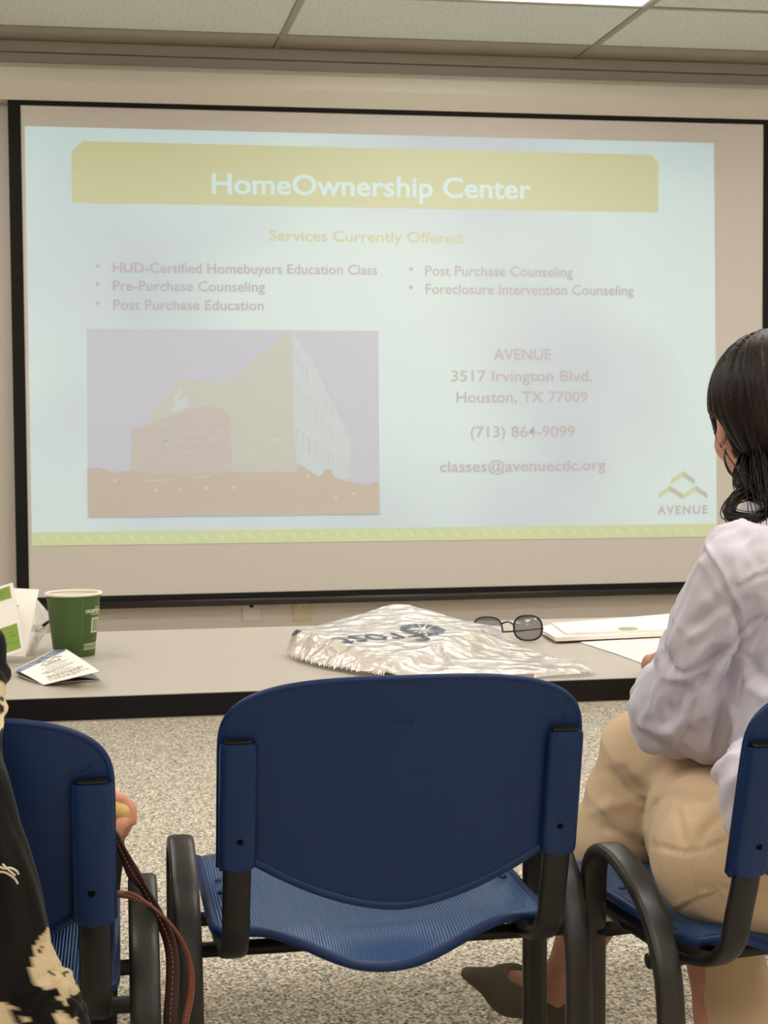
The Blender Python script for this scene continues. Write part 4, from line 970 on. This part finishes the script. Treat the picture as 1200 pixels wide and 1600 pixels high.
def cup_text(s_, a0, a1, z0, hgt):
    me = text_mesh(s_, .045); xs = [v.co.x for v in me.vertices]; x0, x1 = min(xs), max(xs); ys = [v.co.y for v in me.vertices]; y1 = max(ys)
    for v in me.vertices: a = a0+(a1-a0)*(v.co.x-x0)/(x1-x0); v.co = Vector(on_cup(a, z0+v.co.y/y1*hgt, .0005))
    o = link('cup_lettering', me, M_cpt); attach(o, cup)
cup_text('UNLIMITED FUN', ACAM+.48, ACAM+1.55, .0815, .0065); 
for z0, a1 in ((.0235, 1.4), (.0205, 1.35), (.0165, 1.4), (.0135, 1.3)): cup_patch('fine_print', ACAM+.44, ACAM+a1, z0, z0+.0013, M_cpt)
cup_patch('fine_print', ACAM+.75, ACAM+1.5, .0775, .079, M_cpt); cup_patch('fine_print', ACAM+.95, ACAM+1.5, .090, .0912, M_cpt)
cup_patch('print_panel', ACAM+.80, ACAM+1.35, .044, .0715, M_cpt)
cup_patch('print_panel', ACAM+.86, ACAM+1.29, .0462, .0693, mat('print_panel_green', '8a9a78', .6), .0006)

# ------------------------------------------------------------------ papers
M_paper = mat('white_paper', 'efe9e0', .7, .2); M_ink = mat('grey_ink', '8d877f', .8); M_green = mat('lime_print', '7d9a2e', .6); M_greend = mat('dark_green_print', '4d6a24', .6)
M_photo = mat('printed_photo', '6a7f9a', .5); _n = noise(M_photo, 40, 4); L(M_photo, ramp(M_photo, _n, 'Fac', [(.3, '31435c'), (.48, '6f8fb8'), (.56, 'b5785c'), (.7, '8da7c4')]), 0, B(M_photo), 'Base Color')
M_gphoto = mat('grey_printed_photo', '77736e', .6); _n = noise(M_gphoto, 60, 4); L(M_gphoto, ramp(M_gphoto, _n, 'Fac', [(.35, '4a4846'), (.55, '8c8883'), (.7, 'b5b0a8')]), 0, B(M_gphoto), 'Base Color')
class Sheet:
    """a thin sheet with its own frame: corner O, edge vectors A (across) and Bv (down); flat print laid on it"""
    def __init__(s, O, A, Bv, th=.0006): s.O = Vector(O); s.A = Vector(A); s.B = Vector(Bv); s.n = s.A.cross(s.B).normalized(); s.n = -s.n if s.n.dot(CF) > 0 else s.n; s.th = th
    def p(s, u, v, e=0): return s.O+s.A*u+s.B*v+s.n*e
    def body(s, name, m, parent, bow=0):
        g = G(); n = 10; vs = []; fs = []
        for i in range(n+1):
            for j in range(2):
                b_ = bow*math.sin(math.pi*i/n); vs += [s.p(i/n, j, b_), s.p(i/n, j, b_-s.th)]
        for i in range(n):
            a = 4*i; fs += [(a, a+2, a+6, a+4), (a+1, a+5, a+7, a+3), (a, a+4, a+5, a+1), (a+2, a+3, a+7, a+6)]
        fs += [(0, 1, 3, 2), (4*n, 4*n+2, 4*n+3, 4*n+1)]; g.add(vs, fs); o = g.obj(name, m, smooth=False); attach(o, parent) if parent else None; return o
    def patch(s, name, u0, v0, u1, v1, m, parent, e=.0003):
        g = G(); g.add([s.p(u0, v0, e), s.p(u1, v0, e), s.p(u1, v1, e), s.p(u0, v1, e)], [(0, 1, 2, 3)]); o = g.obj(name, m); attach(o, parent); return o
    def text(s, t, u0, v, u1, cap, m, parent, off=.01):
        o = text_fit('printed_text', t, m, None, s.p(u0, v), s.A, -s.B, (u1-u0)*s.A.length, cap, off, shift=0)
        sg = s.n*.0004
        for vv in o.data.vertices: vv.co += sg
        attach(o, parent)
# leaflet lying on the table, folded, its front panel sprung open
TT = .7358
A0 = atz(24, 1046, TT+.012); A1 = atz(95, 1009, TT+.012); A3 = atz(68, 1070, TT+.001)
lf = empty('leaflet', (A3.x, A3.y, TT), 0, 'folded white leaflet with a blue photo strip, in front of the green cup', 'leaflet')
A2 = atz(156, 1049, TT+.030)
Sh = Sheet(A0, A1-A0, A3-A0, .0006)
g = G(); q = [A0, A1, A2, A3]; vs = []; n = 10
for i in range(n+1):
    for j in range(n+1):
        u, v = i/n, j/n; p = A0*(1-u)*(1-v)+A1*u*(1-v)+A2*u*v+A3*(1-u)*v; vs += [p+Vector((0, 0, .0009*math.sin(math.pi*v)))]
fs = [(i*(n+1)+j, (i+1)*(n+1)+j, (i+1)*(n+1)+j+1, i*(n+1)+j+1) for i in range(n) for j in range(n)]
g.add(vs, fs); k = len(vs); g.add([v-Vector((0, 0, .0006)) for v in vs], [f[::-1] for f in fs]); attach(g.obj('front_panel', M_paper, smooth=True), lf)
def lq(u, v, e=.0016): p = A0*(1-u)*(1-v)+A1*u*(1-v)+A2*u*v+A3*(1-u)*v; return p+Vector((0, 0, e))
def lpatch(name, u0, v0, u1, v1, m, e=.0015):
    g = G(); vs = []; n = 8
    for i in range(n+1):
        u = u0+(u1-u0)*i/n; vs += [lq(u, v0, e+.0009*math.sin(math.pi*v0)-.0009), lq(u, v1, e+.0009*math.sin(math.pi*v1)-.0009)]
    g.add(vs, [(2*i, 2*i+2, 2*i+3, 2*i+1) for i in range(n)]); o = g.obj(name, m); attach(o, lf)
lpatch('photo_strip', .0, .03, .96, .19, M_photo, .0014)
def ltext(t, u0, u1, v, cap):
    me = text_mesh(t, .02); xs = [w_.co.x for w_ in me.vertices]; x0, x1 = min(xs), max(xs); y1 = max(w_.co.y for w_ in me.vertices)
    for w_ in me.vertices: u = u0+(u1-u0)*(w_.co.x-x0)/(x1-x0); vv = v-cap*w_.co.y/y1; w_.co = lq(u, vv, .0022)
    o = link('printed_text', me, M_ink); attach(o, lf)
ltext('AVENUE', .36, .72, .40, .07)
for (u0, v0, u1, v1) in ((.34, .33, .46, .25), (.46, .25, .56, .31), (.56, .31, .66, .24), (.66, .24, .78, .31)):
    g = G(); g.tube([lq(u0, v0, .002), lq(u1, v1, .002)], .0006, 5); attach(g.obj('logo_line', M_greend), lf)
rn = random.Random(5)
for k, (v, u0, u1) in enumerate(((.45, .26, .80), (.51, .34, .72), (.565, .20, .86), (.60, .20, .84), (.635, .24, .60), (.69, .36, .72), (.74, .18, .88), (.775, .2, .9), (.81, .18, .8), (.86, .16, .9), (.90, .16, .70))):
    u = u0
    while u < u1-.02:
        w_ = rn.uniform(.03, .09); lpatch('text_dash', u, v, min(u+w_, u1), v+.012, M_ink, .0018); u += w_+.018
B2 = atz(157, 1062, TT+.001); B1 = A1+Vector((.01, 0, -.011))
for k, (h_, ex) in enumerate(((.009, 0), (.0008, .004))):
    g = G(); vs = []; n = 10
    for i in range(n+1):
        t = i/n; base = A3*(1-t)+B2*t; top = A0*(1-t)+A1*t; base = Vector((base.x, base.y, TT+h_*(math.sin(math.pi*t))*.9+.0008)); top = Vector((top.x, top.y, TT+.003+h_*.5))
        vs += [base, top, base-Vector((0, 0, .0005)), top-Vector((0, 0, .0005))]
    fs = []
    for i in range(n): a = 4*i; fs += [(a, a+4, a+5, a+1), (a+2, a+3, a+7, a+6), (a, a+2, a+6, a+4), (a+1, a+5, a+7, a+3)]
    fs += [(0, 1, 3, 2), (4*n, 4*n+2, 4*n+3, 4*n+1)]
    g.add(vs, fs); attach(g.obj('inner_panel', M_paper if k else mat('dark_printed_inside', '6b6b66', .6), smooth=False), lf)
# standing brochures
YB = 3.02
def up_sheet(name, pts, Ytop, Ybot, label, cat='brochure', group=None):
    tl, tr_, bl = at(pts[0][0], pts[0][1], Ytop), at(pts[1][0], pts[1][1], Ytop), at(pts[2][0], pts[2][1], Ybot)
    t = empty(name, (bl.x, bl.y, TT), 0, label, cat, group); s_ = Sheet(tl, tr_-tl, bl-tl, .0008); return t, s_
b1, s1 = up_sheet('brochure', [(-62, 938), (20, 910), (-30, 1019)], 3.06, 2.99, 'white brochure with green panels standing upright at the left end')
s1.B = (at(38, 1016, 2.99)-at(20, 910, 3.06)); s1.body('sheet', M_paper, b1, .002)
s1.patch('green_panel', .0, .045, .93, .21, M_green, b1, .0024); s1.patch('green_panel', .0, .60, .95, .955, M_green, b1, .0024); s1.patch('grey_photo', .0, .33, .55, .53, M_gphoto, b1, .0024)
for v in (.10, .14, .70, .76, .82, .86):
    u = .05
    while u < .8: w_ = rn.uniform(.05, .16); s1.patch('text_dash', u, v, u+w_, v+.008, M_greend, b1, .0027); u += w_+.05
b2, s2 = up_sheet('brochure', [(-40, 918), (61, 921), (-60, 1027)], 3.13, 3.03, 'plain white brochure standing behind the green-panelled one')
s2.B = (at(40, 1026, 3.03)-at(61, 921, 3.13)); s2.body('sheet', M_paper, b2, .002)
for v in (.26, .275, .36): s2.patch('text_dash', .66, v, .74, v+.008, M_ink, b2, .0027)
# clear bag crumpled behind the brochures
M_clear = bpy.data.materials.new('clear_plastic'); M_clear.use_nodes = True; b_ = B(M_clear)
b_.inputs['Base Color'].default_value = lin('e4ded2'); b_.inputs['Roughness'].default_value = .12; b_.inputs['Alpha'].default_value = .6; b_.inputs['Specular IOR Level'].default_value = .8
_n = noise(M_clear, 30, 4, .6, None, 1.0); bump(M_clear, _n, 'Fac', .006, .7)
cbag = empty('plastic_bag', (-.12, 3.22, TT), 0, 'crumpled clear plastic bag with a blue mark between the brochures and the cup', 'bag')
pts = [(58, 936, 3.24), (74, 955, 3.23), (82, 968, 3.22), (74, 985, 3.20), (64, 1000, 3.17), (56, 1014, 3.15), (50, 1022, 3.13), (36, 1020, 3.13), (30, 985, 3.2), (36, 950, 3.24)]
P_ = [np.array(at(*p)) for p in pts]; cen = np.mean(P_, 0); g = G(); vs = []; R_ = 8; m = len(P_)*4
loop = [np.array(p) for p in catmull([Vector(p) for p in P_+[P_[0]]], 4)][:-1]; m = len(loop)
for sd in (-1, 1):
    for r_i in range(R_+1):
        t = r_i/R_
        for k, p in enumerate(loop):
            q = cen+(p-cen)*t; q = q+V3(0, 1, 0)*sd*(.022*(1-t**3)+.004*value_noise(np.array([[q[0]*60, k*.7, t*5+sd]]), 3)[0]*(1-t)); q[2] = max(q[2], TT+.0005); vs.append(tuple(q))
for sd in range(2):
    o_ = sd*(R_+1)*m
    for r_i in range(R_):
        for k in range(m): a = o_+r_i*m+k; b_2 = o_+r_i*m+(k+1) % m; g.f.append((a, b_2, b_2+m, a+m) if sd else (a, a+m, b_2+m, b_2)); g.mi.append(0)
g.v = vs; attach(g.obj('bag_film', M_clear, smooth=True), cbag)
q = at(72, 975, 3.19); g = G(); g.sweep([at(66, 979, 3.185), at(72, 974, 3.185), at(78, 970, 3.19)], .006, .0016, side=(0, 0, 1), n=8); attach(g.obj('blue_mark', mat('navy_print', '1b2666', .4), smooth=True), cbag)

# ------------------------------------------------------------------ bag of documents in the middle
docs = empty('printed_bag', (.6, 2.95, TT), 0, 'white plastic bag with navy sunburst print, lying over documents in the middle of the table', 'bag')
M_film = bpy.data.materials.new('white_film'); M_film.use_nodes = True; b_ = B(M_film)
b_.inputs['Base Color'].default_value = lin('e0d6cc'); b_.inputs['Roughness'].default_value = .28; b_.inputs['Specular IOR Level'].default_value = .75; b_.inputs['Alpha'].default_value = .80
b_.inputs['Coat Weight'].default_value = 1.0; b_.inputs['Coat Roughness'].default_value = .14
_c = coords(M_film, (1, 1.0, 1), (0, 0, .6)); _nz = noise(M_film, 18, 3, .5, _c); _va = N(M_film, 'ShaderNodeVectorMath', operation='MULTIPLY_ADD')
L(M_film, _nz, 'Color', _va, 0); _va.inputs[1].default_value = (.06, .06, .06); L(M_film, _c, 0, _va, 2)
_vo = N(M_film, 'ShaderNodeTexVoronoi', feature='SMOOTH_F1'); _vo.inputs['Scale'].default_value = 27; _vo.inputs['Smoothness'].default_value = .25; L(M_film, _va, 0, _vo, 'Vector')
_b1 = bump(M_film, _vo, 'Distance', .008, .8); _b2 = N(M_film, 'ShaderNodeBump'); _b2.inputs['Distance'].default_value = .010; L(M_film, _vo, 'Distance', _b2, 'Height'); L(M_film, _b2, 'Normal', b_, 'Coat Normal')
_sepz = N(M_film, 'ShaderNodeSeparateXYZ'); L(M_film, N(M_film, 'ShaderNodeTexCoord'), 'Object', _sepz, 'Vector')
_mr = N(M_film, 'ShaderNodeMapRange'); L(M_film, _sepz, 'X', _mr, 'Value'); _mr.inputs['From Min'].default_value = .62; _mr.inputs['From Max'].default_value = .80; _mr.inputs['To Min'].default_value = .86; _mr.inputs['To Max'].default_value = .50
L(M_film, _mr, 0, b_, 'Alpha')
C_ = [np.array(v) for v in ((.367, 3.03), (.600, 3.245), (.760, 3.08), (.50, 2.715))]   # documents' outline, plan
hD = (.032, .052, .026, .012)
M_docs = mat('document_stack', 'd9cdb4', .6); _n = noise(M_docs, 14, 4); L(M_docs, ramp(M_docs, _n, 'Fac', [(.35, 'c9b48c'), (.5, 'ddd2bc'), (.62, 'e3dccf'), (.72, 'cf9f77')]), 0, B(M_docs), 'Base Color')
g = G(); g.add([(c[0]*.94+.557*.06, c[1]*.94+3.0*.06, TT+.002) for c in C_]+[(c[0]*.94+.557*.06, c[1]*.94+3.0*.06, TT+h-.008) for c, h in zip(C_, hD)], [(3, 2, 1, 0), (4, 5, 6, 7), (0, 1, 5, 4), (1, 2, 6, 5), (2, 3, 7, 6), (3, 0, 4, 7)])
attach(g.obj('documents', M_docs, bevel=.003), docs)
# film: a height field over its footprint
foot = [(.352, 3.02), (.356, 2.955), (.385, 2.86), (.445, 2.745), (.50, 2.680), (.60, 2.66), (.70, 2.655), (.80, 2.652), (.835, 2.668), (.845, 2.74), (.815, 2.83), (.80, 2.90), (.785, 3.00), (.755, 3.08), (.70, 3.165), (.645, 3.265), (.60, 3.29), (.565, 3.265), (.44, 3.14)]
NU, NV = 150, 150; xs_ = np.linspace(.35, .85, NU); ys_ = np.linspace(2.65, 3.30, NV); GX, GY = np.meshgrid(xs_, ys_, indexing='ij'); X = GX.ravel(); Y = GY.ravel()
def pdist(X, Y, poly):
    d = np.full(len(X), 1e9); n = len(poly)
    for i in range(n):
        ax_, ay_ = poly[i]; bx_, by_ = poly[(i+1) % n]; t = np.clip(((X-ax_)*(bx_-ax_)+(Y-ay_)*(by_-ay_))/((bx_-ax_)**2+(by_-ay_)**2), 0, 1)
        d = np.minimum(d, np.hypot(X-ax_-t*(bx_-ax_), Y-ay_-t*(by_-ay_)))
    return np.where(inpoly(X, Y, poly), -d, d)
dF = -pdist(X, Y, foot); dC = pdist(X, Y, [tuple(c) for c in C_])
wgt = np.stack([1/(np.hypot(X-c[0], Y-c[1])+.05)**2 for c in C_]); hh = (wgt*np.array(hD)[:, None]).sum(0)/wgt.sum(0)
Hh = hh*np.exp(-(np.maximum(dC, 0)/np.where(X > .6, .055, .024))**2)+.010
PN = np.stack([X, Y, X*0], 1)
wr_ = ridged(PN, ortho(V3(.7, .7, 0)), (8, 22, 22), 61)*.0022+ridged(PN, ortho(V3(1, -.1, 0)), (10, 38, 38), 62)*.0012
Hh = Hh+wr_*np.where(dC > 0, 1.0, .7)*sstep(dF, .012, .055)+.003
env = np.sqrt(np.clip(dF/.024, 0, 1)*(2-np.clip(dF/.024, 0, 1))); Hh = np.maximum(Hh, .002)*env
ins = (dF > 0).reshape(NU, NV); idx = -np.ones((NU, NV), int); idx[ins] = np.arange(ins.sum())
top = np.stack([X, Y, TT+.001+Hh], 1)[ins.ravel()]; bot = np.stack([X, Y, X*0+TT+.0005], 1)[ins.ravel()]; nT = len(top)
a, b2_, c2, d2_ = idx[:-1, :-1], idx[1:, :-1], idx[1:, 1:], idx[:-1, 1:]; ok = (a >= 0) & (b2_ >= 0) & (c2 >= 0) & (d2_ >= 0)
q = np.stack([a[ok], b2_[ok], c2[ok], d2_[ok]], 1)
np_obj('bag_film', top, q, M_film, docs)
def hfilm(x, y, e=.0012):
    i = int(round((x-.35)/.5*(NU-1))); j = int(round((y-2.65)/.65*(NV-1))); i = min(max(i, 0), NU-1); j = min(max(j, 0), NV-1); v = Hh.reshape(NU, NV)
    s_ = v[max(i-1, 0):i+2, max(j-1, 0):j+2].max(); return TT+.001+s_+e
M_navy = mat('navy_ink', '1d2250', .35, .5)
# word and sunburst printed on the film; it faces the far side of the table, so it reads upside down from here
def film_text(s_, O, X_, U_, width, cap):
    me = text_mesh(s_, -.002); bm = bmesh.new(); bm.from_mesh(me); bmesh.ops.triangulate(bm, faces=bm.faces); bmesh.ops.subdivide_edges(bm, edges=bm.edges[:], cuts=2); bm.to_mesh(me); bm.free()
    xs = [v.co.x for v in me.vertices]; x0, x1 = min(xs), max(xs)
    for v in me.vertices:
        p = Vector(O)+Vector(X_)*((v.co.x-x0)/(x1-x0)*width)+Vector(U_)*(v.co.y/.7*cap); v.co = Vector((p.x, p.y, hfilm(p.x, p.y)))
    o = link('printed_word', me, M_navy); attach(o, docs)
pF = atz(641, 983, TT+.050); pt_ = atz(516, 994, TT+.047)
dx = Vector((pt_.x-pF.x, pt_.y-pF.y, 0)); dn_ = dx.normalized(); un = Vector((-dn_.y, dn_.x, 0)); un = un if un.y < 0 else -un
film_text('Frost', (pF.x, pF.y, 0), dn_, un, dx.length, .085)
sc_ = atz(660, 972, TT+.060)
for k in range(16):
    a = 2*math.pi*k/16+.1; 
    g = G(); vs = []
    for t, hw in ((.30, .05), (.55, .09), (.80, .135), (1.0, .165)):
        for sgn in (-1, 1):
            aa = a+sgn*hw*.95/ (1 if t > .3 else 1); x = sc_.x+.041*t*math.cos(aa); y = sc_.y+.060*t*math.sin(aa); vs.append((x, y, hfilm(x, y)))
    g.add(vs, [(0, 1, 3, 2), (2, 3, 5, 4), (4, 5, 7, 6)]); attach(g.obj('sunburst_ray', M_navy), docs)
q1 = [(443, 988), (455, 989), (457, 993), (443, 992)]
g = G(); vs = []
for k in range(7):
    x = .362+.018*k/6
    for yy in (3.000, 3.006+.012*math.sin(math.pi*k/6)): vs.append((x, yy, hfilm(x, yy, .0016)))
g.add(vs, [(2*k, 2*k+2, 2*k+3, 2*k+1) for k in range(6)]); attach(g.obj('blue_mark', M_navy), docs)

# ------------------------------------------------------------------ sunglasses standing on their lenses' lower rims
sg = empty('sunglasses', (.80, 3.14, TT), 0, 'dark-rimmed sunglasses with grey lenses on the table behind the printed bag', 'sunglasses')
M_lens = mat('grey_lens', '4a3f4c', .05, .6, alpha=.72, coat=.6); M_rim = mat('dark_rim', '1c1216', .25, .5)
LC = [np.array(at(763, 998, 3.15)), np.array(at(825, 995, 3.12))]
for k, c in enumerate(LC):
    c[2] = TT+.0255-(.002 if k == 0 else 0); tilt = .15 if k else .55; Xd = V3(1, -.12, 0); Xd /= np.linalg.norm(Xd); Ud = V3(0, math.sin(tilt), math.cos(tilt)); pts = []
    for i in range(36):
        a = 2*math.pi*i/36; e = 2.5; x = math.copysign(abs(math.cos(a))**(2/e), math.cos(a)); y = math.copysign(abs(math.sin(a))**(2/e), math.sin(a))
        pts.append(Vector(c+Xd*x*.0275*(1+.0*y)+Ud*y*(.0240)))
    if k == 0: pts = [Vector((p.x, p.y, max(p.z, TT+.0015))) for p in pts]
    g = G(); g.tube(pts, .0019, 8, closed=True); fr = attach(g.obj('rim', M_rim, smooth=True), sg)
    g = G(); nrm = np.cross(Xd, Ud); cc_ = Vector(c+nrm*.0008); n = len(pts); ring2 = [Vector(c)+(p-Vector(c))*.5+Vector(nrm)*.003 for p in pts]
    g.add(pts+ring2+[Vector(c)+Vector(nrm)*.004], [(i, (i+1) % n, n+(i+1) % n, n+i) for i in range(n)]+[(n+i, n+(i+1) % n, 2*n) for i in range(n)]); attach(g.obj('lens', M_lens, smooth=True), sg)
a_, b_3 = LC[0]+V3(.027, 0, .008), LC[1]+V3(-.027, 0, .006); g = G(); g.tube(catmull([Vector(a_), Vector((a_+b_3)/2+V3(0, 0, .005)), Vector(b_3)], 5), .0017, 8); attach(g.obj('bridge', M_rim, smooth=True), sg)
for c, p1, p2 in ((LC[0], V3(-.0275, 0, .004), V3(.08, .10, 0)), (LC[1], V3(.0275, 0, -.004), V3(-.085, .115, 0))):
    s0 = c+p1; e_ = c+p1+p2; e_[2] = TT+.004; m_ = (s0+e_)/2; m_[2] = TT+.012
    g = G(); g.tube(catmull([Vector(s0), Vector(s0+V3(.001, .012, 0)), Vector(m_), Vector(e_)], 6), .0017, 8); attach(g.obj('temple', M_rim, smooth=True), sg)

# ------------------------------------------------------------------ folder and sheets on the right
def plate(name, px, z0, z1, m, parent=None):
    P_ = [atz(x, y, z1) for x, y in px]; g = G(); n = len(P_)
    g.add([(p.x, p.y, z0) for p in P_]+[(p.x, p.y, z1) for p in P_], [tuple(range(n))[::-1], tuple(range(n, 2*n))]+[(i, (i+1) % n, n+(i+1) % n, n+i) for i in range(n)])
    o = g.obj(name, m); attach(o, parent) if parent else None; return o
o = plate('paper_sheet', [(906, 1003), (1045, 993), (1090, 1010), (1012, 1039), (960, 1020)], TT, TT+.0012, M_paper)
tag(o, 'loose white printed sheet under the woman\'s fingertips on the table', 'paper'); 
for k in range(9):
    u = .12+k*.085; a = atz(906+(1012-906)*u+4, 1003+(1039-1003)*u-1.2, TT+.0014); b4 = atz(1040+(1075-1040)*u, 994+(1020-994)*u, TT+.0014); d = b4-a; t = .05
    while t < .9:
        w_ = rn.uniform(.03, .10); p, q5 = a+d*t, a+d*min(t+w_, .95); g = G(); g.add([(p.x, p.y, p.z), (q5.x, q5.y, p.z), (q5.x, q5.y+.0025, p.z), (p.x, p.y+.0025, p.z)], [(0, 1, 2, 3)]); q6 = g.obj('text_dash', M_ink); q6.parent = o; t += w_+.025
fo = empty('folder', (1.05, 3.25, TT), 0, 'stack of white booklets over a dark teal cover at the table\'s far right', 'folder')
plate('teal_cover', [(900, 997.5), (1100, 990), (1110, 966), (900, 972)], TT, TT+.004, mat('teal_card', '23444a', .5), fo)
o2 = plate('booklet', [(868, 996), (1100, 985), (1110, 960), (1040, 961), (880, 972), (850, 978), (845, 983)], TT+.0042, TT+.012, M_paper, fo)
plate('booklet', [(884, 989), (1100, 981), (1110, 957), (1044, 959), (930, 969), (862, 973)], TT+.0122, TT+.0165, M_paper, fo)
pg = [atz(x, y, TT+.0168) for x, y in ((964, 981.5), (975, 979.5), (992, 980), (999, 983), (985, 985), (970, 985))]; g = G(); g.add([(p.x, p.y, p.z+.0002) for p in pg], [tuple(range(6))]); attach(g.obj('green_print', mat('pale_green_print', '9aa572', .6)), fo)
g = G(); g.tube([Vector((p.x, p.y, p.z)) for p in (atz(845, 983, TT+.0035), atz(856, 988, TT+.0025), atz(868, 995, TT+.002), atz(884, 996.5, TT+.002), atz(900, 996.5, TT+.002))], .0018, 6); attach(g.obj('spine_edge', mat('dark_edge', '2a2a2c', .5), smooth=True), fo)
